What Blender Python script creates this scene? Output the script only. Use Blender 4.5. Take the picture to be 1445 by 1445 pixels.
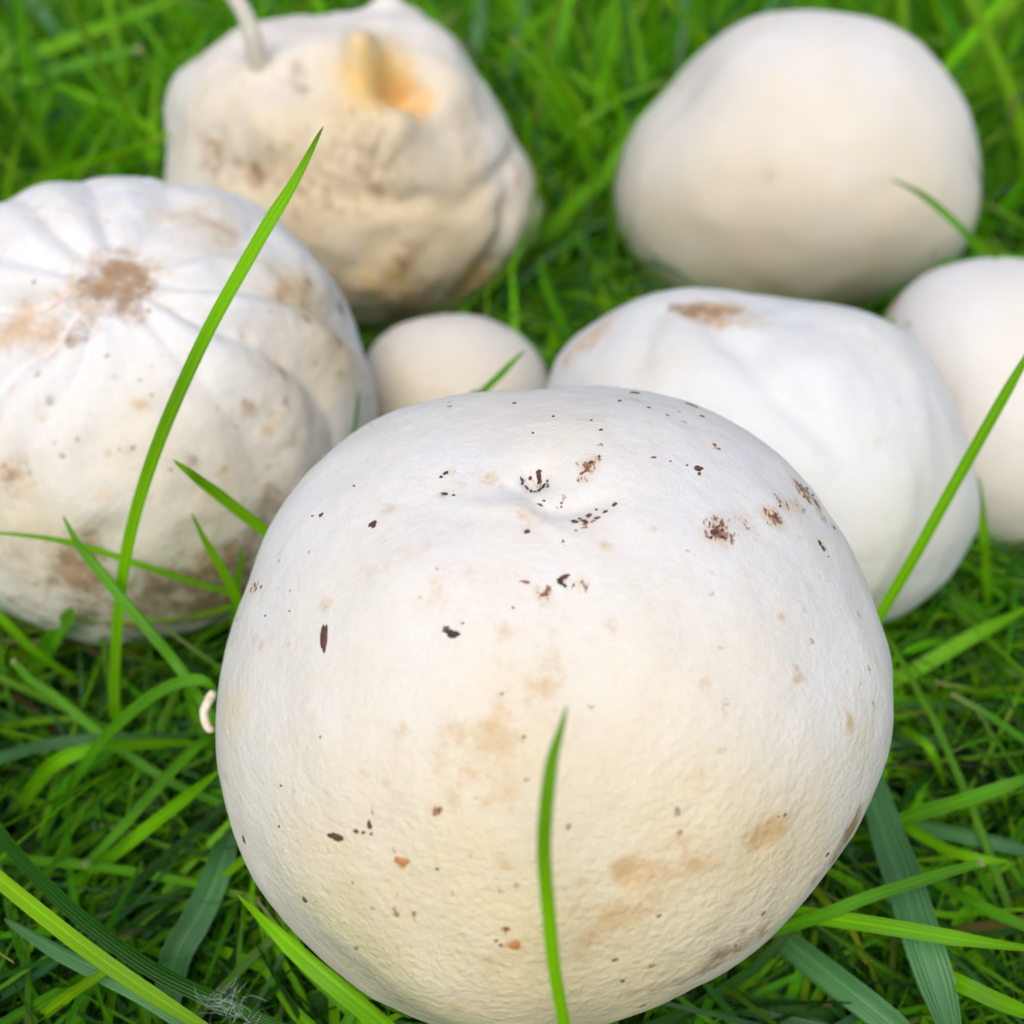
# Puffball mushrooms gathered on a lawn, close-up.  Units are metres.
import bpy, math, random
import numpy as np
from mathutils import Vector

scene = bpy.context.scene
for o in list(bpy.data.objects):
    bpy.data.objects.remove(o)

# ---------------------------------------------------------------- camera
CAM_Z, PITCH, FOV = .171, 40.0, 50.0
cam = bpy.data.cameras.new('camera')
cam.sensor_width = 36
cam.angle = math.radians(FOV)
cam.clip_start, cam.clip_end = .005, 400
cam.dof.use_dof = True
cam.dof.focus_distance = .138
APERTURE = .0026                                  # lens opening in metres
cam.dof.aperture_fstop = cam.lens / 1000 / APERTURE
cam_o = bpy.data.objects.new('camera', cam)
cam_o.location = (0, 0, CAM_Z)
cam_o.rotation_euler = (math.radians(90 - PITCH), 0, 0)
scene.collection.objects.link(cam_o)
scene.camera = cam_o

# ---------------------------------------------------------------- sky and sun: bright veiled daylight
SUN_EL, SUN_AZ = 57.0, 192.0                      # azimuth clockwise from +Y
world = bpy.data.worlds.new('World'); scene.world = world
world.use_nodes = True
wn = world.node_tree.nodes; wl = world.node_tree.links
sky = wn.new('ShaderNodeTexSky'); sky.sky_type = 'NISHITA'; sky.sun_disc = False
sky.sun_elevation = math.radians(SUN_EL); sky.sun_rotation = math.radians(SUN_AZ)
sky.air_density = 1.0; sky.dust_density = 3.0; sky.ozone_density = 1.0
wl.new(sky.outputs[0], wn['Background'].inputs[0])
wn['Background'].inputs[1].default_value = .10
sun = bpy.data.lights.new('sun', 'SUN'); sun.energy = 1.25; sun.angle = math.radians(40)
sun.color = (1, .985, .96)
sun_o = bpy.data.objects.new('sun', sun)
az, el = math.radians(SUN_AZ), math.radians(SUN_EL)
to_sun = Vector((math.sin(az) * math.cos(el), math.cos(az) * math.cos(el), math.sin(el)))
sun_o.rotation_euler = to_sun.to_track_quat('Z', 'Y').to_euler()
scene.collection.objects.link(sun_o)
vs = scene.view_settings
vs.view_transform = 'Standard'; vs.look = 'None'; vs.gamma = 1; vs.exposure = .60
vs.use_curve_mapping = False
scene.render.engine = 'CYCLES'
scene.cycles.use_denoising = True
scene.cycles.use_adaptive_sampling = True; scene.cycles.adaptive_threshold = .025; scene.cycles.adaptive_min_samples = 8
scene.cycles.max_bounces = 5; scene.cycles.diffuse_bounces = 3; scene.cycles.transmission_bounces = 4
scene.cycles.transparent_max_bounces = 4
scene.cycles.caustics_reflective = scene.cycles.caustics_refractive = False

col = scene.collection
rng = np.random.default_rng(11)

# ---------------------------------------------------------------- measured shapes
def vnoise(p, seed=0):
    """smooth value noise in [-1,1] at points p (n,3)"""
    i = np.floor(p).astype(np.int64); f = p - i
    f = f * f * (3 - 2 * f)
    def h(a, b, c):
        n = (a * 374761393 + b * 668265263 + c * 2147483647 + seed * 1274126177) & 0xffffffff
        n = ((n ^ (n >> 13)) * 1274126177) & 0xffffffff
        n = ((n ^ (n >> 16)) * 2246822519) & 0xffffffff
        return ((n ^ (n >> 15)) & 0xffff) / 32767.5 - 1
    x, y, z = i.T; u, v, w = f.T
    r = 0
    for a in (0, 1):
        for b in (0, 1):
            for c in (0, 1):
                r = r + h(x + a, y + b, z + c) * (u if a else 1 - u) * (v if b else 1 - v) * (w if c else 1 - w)
    return r

def fbm(p, octv=3, seed=0):
    s, a, t = 0, 1.0, 0
    for k in range(octv):
        s = s + a * vnoise(p * 2 ** k + 17.3 * k, seed + k); t += a; a *= .5
    return s / t

def unit(v):
    v = np.asarray(v, float)
    return v / np.linalg.norm(v, axis=-1, keepdims=True)

def frame(axis):
    a = unit(axis); u = unit(np.cross(a, (0, 0, 1.0))); v = np.cross(u, a)
    return a, -u, v

def ang(d, e):
    return np.arccos(np.clip(d @ unit(e), -1, 1))

def shape(S, d, detail=True):
    """world points of puffball S in unit directions d (n,3)"""
    R, c = S['R'], S['c']
    r = 1 / np.sqrt((d[:, 0] ** 2 + d[:, 1] ** 2) / R ** 2 + d[:, 2] ** 2 / c ** 2)
    if S.get('m'):
        a, u, v = frame(S['axis'])
        psi = np.arctan2(d @ v, d @ u)
        m = np.asarray(S['m']); n = len(m)
        t = (psi / (2 * np.pi) * n) % n
        k = np.floor(t).astype(int); f = t - k
        g = lambda j: m[(k + j) % n]
        p0, p1, p2, p3 = g(-1), g(0), g(1), g(2)
        mm = p1 + .5 * f * (p2 - p0 + f * (2 * p0 - 5 * p1 + 4 * p2 - p3 + f * (3 * (p1 - p2) + p3 - p0)))
        w = np.clip(1 - (d @ a) ** 2, 0, 1)
        r = r * (1 + (mm - 1) * w)
    if detail:
        for ax, n, amp, a0, a1, ph in S.get('ribs', ()):
            al = ang(d, ax)
            A, U, V = frame(ax)
            wob = .35 * vnoise(d * 2.3, 5)
            q = np.arctan2(d @ V, d @ U) + wob * .5 + ph
            w = np.clip((al - a0 * .35) / (a0 * .65), 0, 1) * np.clip((a1 - al) / (a1 * .45), 0, 1)
            w = w * w * (3 - 2 * w)
            var = .6 + .4 * np.sin(q * 2.0 + 1) + .25 * np.sin(q * 3 + 2)
            r = r * (1 + amp * w * var * (np.abs(np.cos(q * n / 2)) ** 1.1 - .6))
        for dr, rad, amp in S.get('dents', ()):
            al = ang(d, dr) / rad
            r = r + amp * np.exp(-al ** 2)
        for dr, d2, wid, amp in S.get('folds', ()):      # crease along the arc dr -> d2
            e1, e2 = unit(dr), unit(d2); nn = unit(np.cross(e1, e2)); mid = unit(e1 + e2)
            half = np.arccos(np.clip(e1 @ mid, -1, 1))
            off = d @ nn + .02 * vnoise(d * 9, 3)
            al = ang(d, mid) / (half * 1.0)
            r = r + amp * np.exp(-(off / wid) ** 2) * np.exp(-np.clip(al, 0, 9) ** 4)
        for fr, amp, sd in S.get('lumps', ()):
            r = r + amp * fbm(d * fr, 3, sd)
    p = d * r[:, None] + np.asarray(S['C'])
    e = .004                                              # settles on the ground
    z = p[:, 2]
    p[:, 2] = .5 * (z + np.sqrt(z * z + e * e)) - .0015
    return p

def cube_sphere(n):
    g = np.tan(np.linspace(-np.pi / 4, np.pi / 4, n + 1))
    A, B = np.meshgrid(g, g, indexing='ij')
    o = np.ones_like(A)
    P = []
    for s in (1, -1):
        P += [np.stack((s * o, A, s * B), -1), np.stack((s * A, s * o, B)[::1], -1), np.stack((A, s * B, s * o), -1)]
    F = []; base = 0; V = []
    k = np.arange((n + 1) ** 2).reshape(n + 1, n + 1)
    for q in P:
        V.append(q.reshape(-1, 3))
        F.append(np.stack((k[:-1, :-1], k[1:, :-1], k[1:, 1:], k[:-1, 1:]), -1).reshape(-1, 4) + base); base += (n + 1) ** 2
    V = unit(np.concatenate(V)); F = np.concatenate(F)
    key = np.round(V * 1e6).astype(np.int64)
    _, idx, inv = np.unique(key, axis=0, return_index=True, return_inverse=True)
    V = V[idx]; F = inv.reshape(-1)[F]
    c = V[F].mean(1); nrm = np.cross(V[F[:, 1]] - V[F[:, 0]], V[F[:, 2]] - V[F[:, 0]])
    fl = (c * nrm).sum(1) < 0
    F[fl] = F[fl][:, ::-1]
    return V, F

PUFFBALLS = {
 'front': {"C":[0.00629,0.10487,0.04534],"R":0.04949,"c":0.04603,"axis":[-0.0384,-0.6403,0.7672],"m":[0.949,0.966,0.977,0.986,0.998,1.013,1.03,1.045,1.052,1.051,1.043,1.031,1.021,1.017,1.023,1.037,1.052,1.059,1.055,1.039,1.02,1.002,0.991,0.984,0.98,0.977,0.972,0.964,0.954,0.941,0.928,0.917,0.907,0.895,0.88,0.863,0.846,0.833,0.824,0.819,0.817,0.818,0.825,0.836,0.854,0.876,0.902,0.927],"stains":[[0.3767,-0.1756,0.9095,0.035,0,1.0],[0.3889,-0.1441,0.9099,0.0297,0,0.85],[0.4607,-0.1191,0.8795,0.035,0,0.6],[0.5411,-0.0377,0.8401,0.0332,0,0.9],[0.5783,0.0366,0.815,0.0245,0,0.9],[0.6706,0.1893,0.7173,0.035,0,1.0],[0.7026,0.1854,0.687,0.0315,0,0.9],[0.7159,0.1382,0.6844,0.028,0,0.8],[0.6385,0.0862,0.7648,0.028,0,0.6],[0.7603,0.138,0.6347,0.021,0,0.7],[0.4716,-0.0987,0.8763,0.07,1,0.35],[0.6135,0.062,0.7873,0.07,1,0.4],[0.0561,-0.0112,0.9984,0.021,0,0.85],[0.0448,-0.0448,0.998,0.0157,0,0.7],[0.0785,0.0112,0.9969,0.014,0,0.7],[-0.8282,-0.0186,0.5601,0.0192,0,0.8],[0.691,-0.0162,0.7227,0.0175,0,0.75],[-0.5999,-0.2727,0.7522,0.0157,0,0.6],[0.0312,-0.3721,0.9277,0.021,0,0.6],[-0.0619,-0.3923,0.9178,0.0227,0,0.75],[-0.1045,-0.3599,0.9271,0.014,0,0.6],[-0.0105,-0.3618,0.9322,0.0245,0,0.5],[0.0441,-0.1894,0.9809,0.0315,0,0.6],[-0.0784,-0.0335,0.9964,0.035,0,0.55],[-0.2983,0.0214,0.9542,0.0175,0,0.7],[-0.3086,-0.0533,0.9497,0.0175,0,0.65],[-0.4565,-0.1785,0.8716,0.021,0,0.45],[-0.342,-0.2296,0.9112,0.0157,0,0.55],[-0.1454,-0.9182,0.3683,0.0157,0,0.7],[-0.3017,-0.752,0.586,0.0157,0,0.75],[0.408,0.163,0.8983,0.0157,0,0.7],[0.2391,0.2054,0.949,0.0175,0,0.45],[0.1897,0.3243,0.9267,0.0175,0,0.4],[-0.0334,-0.123,0.9918,0.0192,0,0.5],[-0.5902,-0.3584,0.7233,0.0175,0,0.4],[-0.4644,-0.7391,0.4879,0.0157,0,0.5],[0.304,-0.5425,0.7831,0.021,0,0.4],[0.6745,-0.1562,0.7215,0.0245,0,0.35],[0.6356,-0.2054,0.7442,0.0245,1,0.5],[0.6875,-0.4763,0.5482,0.021,1,0.5],[-0.1471,-0.4785,0.8657,0.0175,0,0.42],[-0.4306,-0.4887,0.7588,0.021,0,0.36],[-0.591,-0.275,0.7584,0.014,0,0.5],[0.8843,-0.0596,0.4631,0.028,1,0.3],[0.7834,-0.5827,0.2162,0.0525,2,0.95],[0.7386,-0.6453,0.195,0.049,2,0.85],[0.7784,-0.5656,0.2724,0.042,2,0.6],[0.8333,-0.4979,0.2401,0.0245,2,0.5],[0.6799,-0.7111,0.1792,0.042,2,0.5],[0.4882,-0.8604,0.1462,0.0769,2,0.55],[0.4109,-0.9047,0.1122,0.0769,2,0.6],[0.2755,-0.9564,0.0969,0.0769,2,0.45],[0.1222,-0.985,0.1222,0.07,2,0.3],[-0.0,-0.9997,0.0224,0.0525,2,0.3],[-0.1293,-0.6355,0.7612,0.1049,1,0.32],[-0.1854,-0.7026,0.687,0.0874,1,0.3],[-0.2592,-0.6752,0.6906,0.07,1,0.2],[-0.1594,-0.7787,0.6068,0.063,1,0.28],[-0.1425,-0.738,0.6595,0.0525,1,0.25],[-0.1519,-0.8369,0.5259,0.035,1,0.5],[-0.0732,-0.5771,0.8134,0.0525,1,0.28],[-0.0279,-0.56,0.828,0.0245,1,0.7],[-0.2464,-0.5156,0.8206,0.1224,1,0.12],[-0.0398,-0.4636,0.8852,0.07,1,0.25],[0.1259,-0.8573,0.4992,0.0315,1,0.9],[0.1539,-0.8482,0.5068,0.042,1,0.65],[0.2305,-0.8353,0.4991,0.063,1,0.6],[0.299,-0.8246,0.4802,0.0455,1,0.5],[0.4697,-0.7475,0.4697,0.042,1,0.85],[0.4379,-0.7718,0.4611,0.035,1,0.8],[0.5005,-0.7225,0.4769,0.028,1,0.6],[0.0825,-0.9164,0.3917,0.07,1,0.55],[0.1536,-0.9042,0.3985,0.0525,1,0.45],[0.0424,-0.943,0.33,0.0455,1,0.4],[0.2978,-0.7189,0.6281,0.07,1,0.3],[-0.3863,-0.8022,0.4552,0.0157,1,1.0],[-0.1268,-0.9363,0.3276,0.0227,1,0.9],[-0.2492,-0.9028,0.3504,0.0245,1,0.3],[-0.1723,-0.9495,0.2621,0.0385,1,0.4],[-0.3226,-0.8898,0.3226,0.0122,1,0.55],[-0.3187,-0.9108,0.2624,0.0122,1,0.5],[-0.3236,-0.9248,0.2002,0.0122,1,0.4],[-0.276,-0.9582,0.0754,0.028,1,0.5],[-0.0774,-0.167,0.9829,0.0385,1,0.5],[-0.1108,-0.1444,0.9833,0.028,1,0.35],[-0.1894,-0.0441,0.9809,0.0385,1,0.4],[-0.2552,-0.0108,0.9668,0.035,1,0.35],[-0.4432,-0.0603,0.8944,0.028,1,0.45],[-0.349,-0.1154,0.93,0.021,1,0.2],[-0.0672,0.0559,0.9962,0.07,1,0.15],[0.0769,0.2,0.9768,0.0525,1,0.25],[0.2247,0.393,0.8917,0.0525,1,0.35],[0.3176,0.3629,0.876,0.042,1,0.25],[0.3611,-0.0627,0.9304,0.07,1,0.15],[0.0972,-0.2648,0.9594,0.021,1,0.35],[0.1004,-0.4417,0.8915,0.028,1,0.45],[-0.148,-0.4687,0.8709,0.021,1,0.4],[-0.3023,-0.3249,0.8961,0.1049,1,0.2],[-0.4799,-0.2334,0.8457,0.1049,1,0.22],[0.3584,-0.5902,0.7233,0.014,1,0.7],[0.304,-0.5425,0.7831,0.0227,1,0.5],[0.5512,-0.4674,0.6912,0.0157,1,0.6],[0.6922,-0.4795,0.5394,0.021,1,0.4],[-0.7973,-0.2104,0.5657,0.07,1,0.3],[-0.9074,-0.0817,0.4122,0.021,1,0.5],[-0.8246,-0.4802,0.299,0.0525,1,0.35],[-0.8917,-0.393,0.2247,0.0245,1,0.5],[-0.7759,-0.6188,0.1229,0.07,1,0.25],[-0.6416,-0.5236,0.5606,0.1049,1,0.2],[-0.3897,-0.6867,0.6137,0.1049,1,0.2],[-0.0422,-0.9393,0.3405,0.4547,3,0.85],[-0.1683,-0.7775,0.6059,0.3498,3,0.42],[0.4016,-0.8338,0.3788,0.3323,3,0.7],[-0.4653,-0.8418,0.2735,0.2973,3,0.55],[0.2445,-0.469,0.8487,0.2623,3,0.05],[-0.8535,-0.3203,0.411,0.07,3,0.4],[-0.6251,-0.6994,0.3466,0.1574,3,0.3],[0.7434,-0.4788,0.4671,0.1049,3,0.35],[-0.0659,0.2002,0.9775,0.2099,3,0.12],[-0.3313,-0.4564,0.8258,0.2798,3,0.06],[0.5419,-0.4472,0.7116,0.0082,1,0.4],[-0.6376,-0.4524,0.6235,0.0107,1,0.29],[-0.2229,-0.5461,0.8075,0.0152,0,0.28],[0.4439,-0.2092,0.8713,0.0104,0,0.41],[0.7064,-0.37,0.6034,0.0182,1,0.37],[-0.2251,-0.4713,0.8528,0.0167,0,0.36],[-0.6933,-0.3149,0.6482,0.0081,1,0.5],[-0.1506,-0.7798,0.6077,0.008,0,0.29],[-0.1708,-0.5242,0.8343,0.011,1,0.25],[0.2023,0.2922,0.9347,0.0198,0,0.33],[0.3423,-0.6569,0.6718,0.0143,1,0.42],[-0.0537,0.2872,0.9564,0.0136,1,0.27],[0.6223,-0.0614,0.7804,0.0088,1,0.4],[0.3325,0.2202,0.9171,0.0073,0,0.26],[-0.5061,-0.6495,0.5674,0.0179,1,0.36],[-0.0,-0.9058,0.4237,0.0151,1,0.48],[0.0492,-0.7296,0.6821,0.0119,1,0.34],[0.2401,-0.8698,0.431,0.0185,0,0.2],[0.1471,-0.4785,0.8657,0.0113,1,0.33],[0.0923,-0.9112,0.4016,0.0187,1,0.27],[0.2181,-0.8263,0.5192,0.0091,0,0.46],[0.2182,-0.1958,0.9561,0.018,1,0.32],[-0.2661,-0.5925,0.7603,0.0075,1,0.26],[0.5151,-0.3545,0.7804,0.0151,1,0.47],[-0.0614,-0.6223,0.7804,0.0101,0,0.25],[-0.1544,-0.9085,0.3883,0.0123,1,0.3],[0.0098,-0.8752,0.4837,0.0209,1,0.45],[0.0673,0.0112,0.9977,0.0146,0,0.36],[0.3936,-0.7314,0.5569,0.0208,0,0.34],[-0.6863,-0.56,0.4641,0.0071,1,0.26],[0.5645,-0.3244,0.759,0.0186,1,0.21],[-0.6225,-0.3237,0.7125,0.0082,1,0.34],[0.1243,-0.5184,0.846,0.0076,1,0.4],[0.1814,-0.4267,0.886,0.0188,0,0.27],[-0.6992,-0.2535,0.6685,0.0086,0,0.46],[-0.4248,-0.8112,0.4019,0.0134,1,0.48],[-0.5711,-0.6999,0.4289,0.0081,1,0.24],[-0.4103,-0.6868,0.6,0.0104,1,0.33],[-0.2766,-0.0431,0.96,0.0104,0,0.41],[-0.4639,-0.6539,0.5977,0.0094,1,0.45],[-0.2704,-0.7459,0.6087,0.02,1,0.26],[-0.4082,-0.7386,0.5366,0.0156,0,0.32],[-0.0878,-0.4916,0.8664,0.02,0,0.33],[-0.3897,-0.6137,0.6867,0.0184,1,0.34],[0.3009,-0.7039,0.6434,0.0138,1,0.23],[0.1823,-0.4166,0.8906,0.0172,1,0.33],[-0.6523,-0.4306,0.6237,0.0072,0,0.34],[-0.0641,-0.5775,0.8139,0.0072,1,0.35],[0.0,-0.55,-0.84,1.0,3,0.7],[-0.6,-0.1,-0.79,0.7,3,0.5],[0.6,-0.3,-0.74,0.7,3,0.6]],"dents":[[[0.5024,0.8575,-0.1112],0.55,-0.0062],[[-0.0784,-0.0335,0.9964],0.075,-0.0009],[[-0.0784,-0.0335,0.9964],0.035,-0.001],[[0.0664,-0.1561,0.9855],0.11,-0.0006],[[-0.2763,-0.0647,0.9589],0.14,-0.0007],[[0.0664,0.1561,0.9855],0.2,0.0008],[[0.1267,-0.8627,0.4895],0.035,-0.0004],[[0.4472,-0.7678,0.4588],0.05,-0.0003],[[-0.0662,-0.1782,0.9818],0.06,-0.0005]],"folds":[[[-0.1895,-0.022,0.9816],[-0.0555,-0.1451,0.9879],0.025,-0.0003],[[-0.0555,-0.1451,0.9879],[0.1222,-0.1222,0.985],0.03,-0.0005],[[-0.2758,-0.0862,0.9573],[0.0,-0.2225,0.9749],0.03,0.0004]],"lumps":[[2.2,0.001,3],[7,0.00028,9]]},
 'left': {"C":[-0.07619,0.18573,0.04218],"R":0.04758,"c":0.04282,"axis":[0.3194,-0.7786,0.5401],"m":[1.0,1.008,1.021,1.039,1.058,1.073,1.081,1.078,1.07,1.06,1.057,1.063,1.078,1.093,1.101,1.094,1.069,1.032,0.991,0.955,0.927,0.908,0.897,0.893,0.897,0.909,0.927,0.95,0.972,0.992,1.006,1.013,1.015,1.014,1.013,1.013,1.014,1.013,1.009,1.002,0.994,0.987,0.983,0.983,0.985,0.989,0.992,0.996],"stains":[[0.1812,-0.2934,0.9387,0.1025,2,0.9],[0.1564,-0.3574,0.9208,0.0798,2,0.7],[0.2624,-0.3187,0.9108,0.0798,2,0.8],[0.25,-0.4299,0.8676,0.0684,2,0.75],[0.0808,-0.4325,0.898,0.0741,2,0.45],[0.1434,-0.5171,0.8438,0.0968,2,0.35],[0.2782,-0.4927,0.8246,0.057,2,0.4],[0.1961,-0.3753,0.9059,0.2136,1,0.6],[0.04,-0.4536,0.8903,0.0854,1,0.4],[0.0797,-0.6127,0.7863,0.037,2,0.8],[-0.1519,-0.5259,0.8369,0.0741,1,0.9],[-0.072,-0.5953,0.8003,0.1139,1,0.45],[-0.2179,-0.5737,0.7896,0.0854,1,0.6],[-0.1563,-0.0443,0.9867,0.1139,1,0.3],[0.0336,0.0448,0.9984,0.0854,1,0.3],[0.2655,0.0649,0.9619,0.0684,1,0.5],[0.4089,0.2625,0.874,0.0854,1,0.4],[0.5009,0.0969,0.8601,0.1139,1,0.5],[0.3703,0.104,0.9231,0.057,1,0.5],[0.7213,-0.0649,0.6896,0.1196,1,0.5],[0.7951,-0.0357,0.6054,0.0854,1,0.5],[0.7338,-0.1078,0.6707,0.0399,2,0.6],[0.8044,-0.1647,0.5708,0.0256,2,1.0],[0.8779,0.2004,0.435,0.0342,2,0.8],[0.8944,-0.0603,0.4432,0.037,2,0.9],[0.9018,0.1952,0.3855,0.0399,2,0.6],[0.7517,-0.4045,0.5208,0.0256,2,0.6],[0.6518,-0.6093,0.4516,0.0456,2,0.5],[0.6572,-0.6007,0.4553,0.057,1,0.5],[0.4779,-0.7998,0.3633,0.0228,2,0.8],[0.7978,-0.5396,0.2691,0.057,2,0.4],[0.5181,-0.8245,0.2276,0.0456,1,0.4],[0.4049,-0.5938,0.6953,0.0399,2,0.35],[0.3284,-0.745,0.5806,0.0456,1,0.5],[0.0097,-0.8641,0.5032,0.0228,2,0.6],[-0.0088,-0.7818,0.6235,0.0199,2,0.5],[-0.1448,-0.9141,0.3787,0.0741,2,0.5],[-0.1461,-0.9222,0.358,0.1139,1,0.5],[-0.0556,-0.706,0.706,0.0285,2,0.5],[-0.0363,-0.8085,0.5874,0.0285,1,0.5],[0.18,-0.9321,0.3144,0.057,1,0.3],[0.0112,-0.9959,0.0896,0.0968,2,0.8],[0.1003,-0.9899,0.1003,0.0741,2,0.7],[0.0224,-0.9997,-0.0112,0.0854,2,0.75],[-0.0783,-0.9947,-0.0671,0.0684,2,0.5],[0.123,-0.9918,-0.0334,0.0854,2,0.6],[0.2966,-0.949,-0.1069,0.1253,2,0.75],[0.4522,-0.8874,-0.0899,0.1139,2,0.8],[0.5493,-0.8322,-0.0749,0.1025,2,0.85],[0.6576,-0.7526,0.0338,0.0741,2,0.7],[0.7181,-0.6866,0.1137,0.0741,2,0.5],[0.1824,-0.9448,-0.2722,0.1424,2,0.85],[0.3841,-0.8715,-0.3049,0.1424,2,0.9],[-0.0109,-0.9723,-0.2334,0.1139,2,0.6],[-0.238,-0.9444,-0.2267,0.1139,2,0.5],[0.5316,-0.7861,-0.3153,0.1424,2,0.9],[-0.2003,-0.9782,0.0549,0.0854,1,0.5],[0.8071,-0.4343,0.3999,0.3133,3,0.5],[0.809,0.0,0.5878,0.1994,3,0.5],[0.4927,-0.8682,0.0585,0.3988,3,0.6],[-0.0781,-0.9919,0.1005,0.3418,3,0.6],[0.9189,-0.1035,0.3806,0.1709,3,0.6],[0.3366,-0.839,0.4275,0.1709,3,0.2],[0.4134,0.0306,0.91,0.1709,3,0.4],[0.8784,-0.4601,0.129,0.0304,2,0.27],[0.7095,-0.3818,0.5923,0.0157,1,0.26],[0.9642,-0.2087,0.1638,0.0216,1,0.54],[0.9146,-0.4031,0.0308,0.0265,1,0.4],[0.7259,0.3496,0.5923,0.0316,2,0.51],[0.5688,-0.6813,0.4608,0.0415,1,0.32],[0.9105,-0.4136,0.0,0.0148,2,0.25],[0.762,-0.3565,0.5407,0.0206,2,0.35],[0.8694,-0.0293,0.4933,0.0189,1,0.38],[0.8436,0.0855,0.5301,0.0243,2,0.49],[0.766,-0.4122,0.4934,0.0216,2,0.53],[0.5681,-0.7638,0.3064,0.0258,1,0.54],[0.6918,-0.7075,0.1449,0.0317,2,0.47],[0.8295,-0.4707,0.3007,0.0288,1,0.32],[0.7492,0.171,0.6399,0.0359,2,0.36],[0.8298,0.1602,0.5345,0.0265,2,0.49],[0.709,-0.6056,0.3613,0.0334,1,0.55],[0.8469,-0.506,0.1635,0.019,2,0.46],[0.8954,-0.1111,0.4312,0.0316,2,0.54],[0.6839,-0.3983,0.6112,0.0143,1,0.38],[0.7941,-0.6046,0.0625,0.0432,2,0.55],[0.6176,-0.7232,0.3091,0.0192,1,0.37],[0.5608,-0.7719,0.2996,0.0402,2,0.41],[0.6619,-0.4923,0.5653,0.0316,1,0.28],[0.8771,0.0889,0.472,0.0283,1,0.25],[0.6223,-0.3863,0.6808,0.0433,1,0.52],[0.7531,-0.3837,0.5344,0.0351,1,0.35],[0.876,-0.1488,0.4588,0.0329,2,0.47],[0.7594,-0.5517,0.3449,0.0361,1,0.26],[0.5851,-0.2592,0.7684,0.0206,1,0.26],[0.6435,-0.5882,0.4899,0.042,2,0.36],[0.7235,-0.577,0.3789,0.0388,1,0.53],[0.7064,-0.6034,0.37,0.0249,1,0.32],[0.9138,-0.1978,0.3547,0.037,2,0.41],[0.6875,-0.4763,0.5482,0.0158,1,0.41],[0.7413,-0.6332,0.2226,0.0149,1,0.42],[0.7543,-0.4979,0.428,0.0371,2,0.42],[0.7532,-0.5094,0.4163,0.022,2,0.42],[0.7883,0.0354,0.6143,0.0453,2,0.54],[0.6743,-0.4451,0.5892,0.0224,2,0.26],[-0.1524,-0.7443,0.6503,0.0261,1,0.51],[0.0253,-0.6577,0.7528,0.0147,1,0.5],[0.2068,-0.8616,0.4636,0.0191,1,0.45],[0.4953,-0.6211,0.6073,0.0239,1,0.38],[-0.0089,-0.7887,0.6147,0.013,2,0.41],[-0.0351,-0.6231,0.7813,0.0124,2,0.36],[0.1505,-0.8858,0.4389,0.0282,1,0.37],[0.2604,-0.9436,0.2043,0.0131,2,0.56],[0.1273,-0.9398,0.3171,0.0169,2,0.45],[-0.0952,-0.9396,0.3288,0.0255,2,0.44],[0.0988,-0.9749,0.1996,0.0178,1,0.43],[0.1271,-0.8025,0.583,0.0124,2,0.38],[0.0084,-0.6579,0.753,0.0206,2,0.31],[-0.0656,-0.9728,0.222,0.0137,1,0.41],[0.5148,-0.564,0.6456,0.0184,1,0.31],[-0.1421,-0.9674,0.2094,0.0231,2,0.38],[0.1968,-0.7455,0.6367,0.0266,1,0.32],[0.2286,-0.7037,0.6728,0.0183,2,0.52],[0.354,-0.676,0.6463,0.0171,1,0.42],[0.3168,-0.9053,0.283,0.0171,1,0.43],[-0.1089,-0.8042,0.5843,0.0276,2,0.47],[0.2766,-0.8513,0.4459,0.0251,2,0.38]],"ribs":[[[0.1961,-0.3753,0.9059],12,0.062,0.3,1.6,0.4]],"dents":[[[0.1961,-0.3753,0.9059],0.2,-0.002],[[-0.0351,-0.6231,0.7813],0.1,-0.002],[[-0.1529,-0.5164,0.8426],0.12,-0.0022]],"lumps":[[2.2,0.0016,21],[7,0.0007,22]]},
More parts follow.
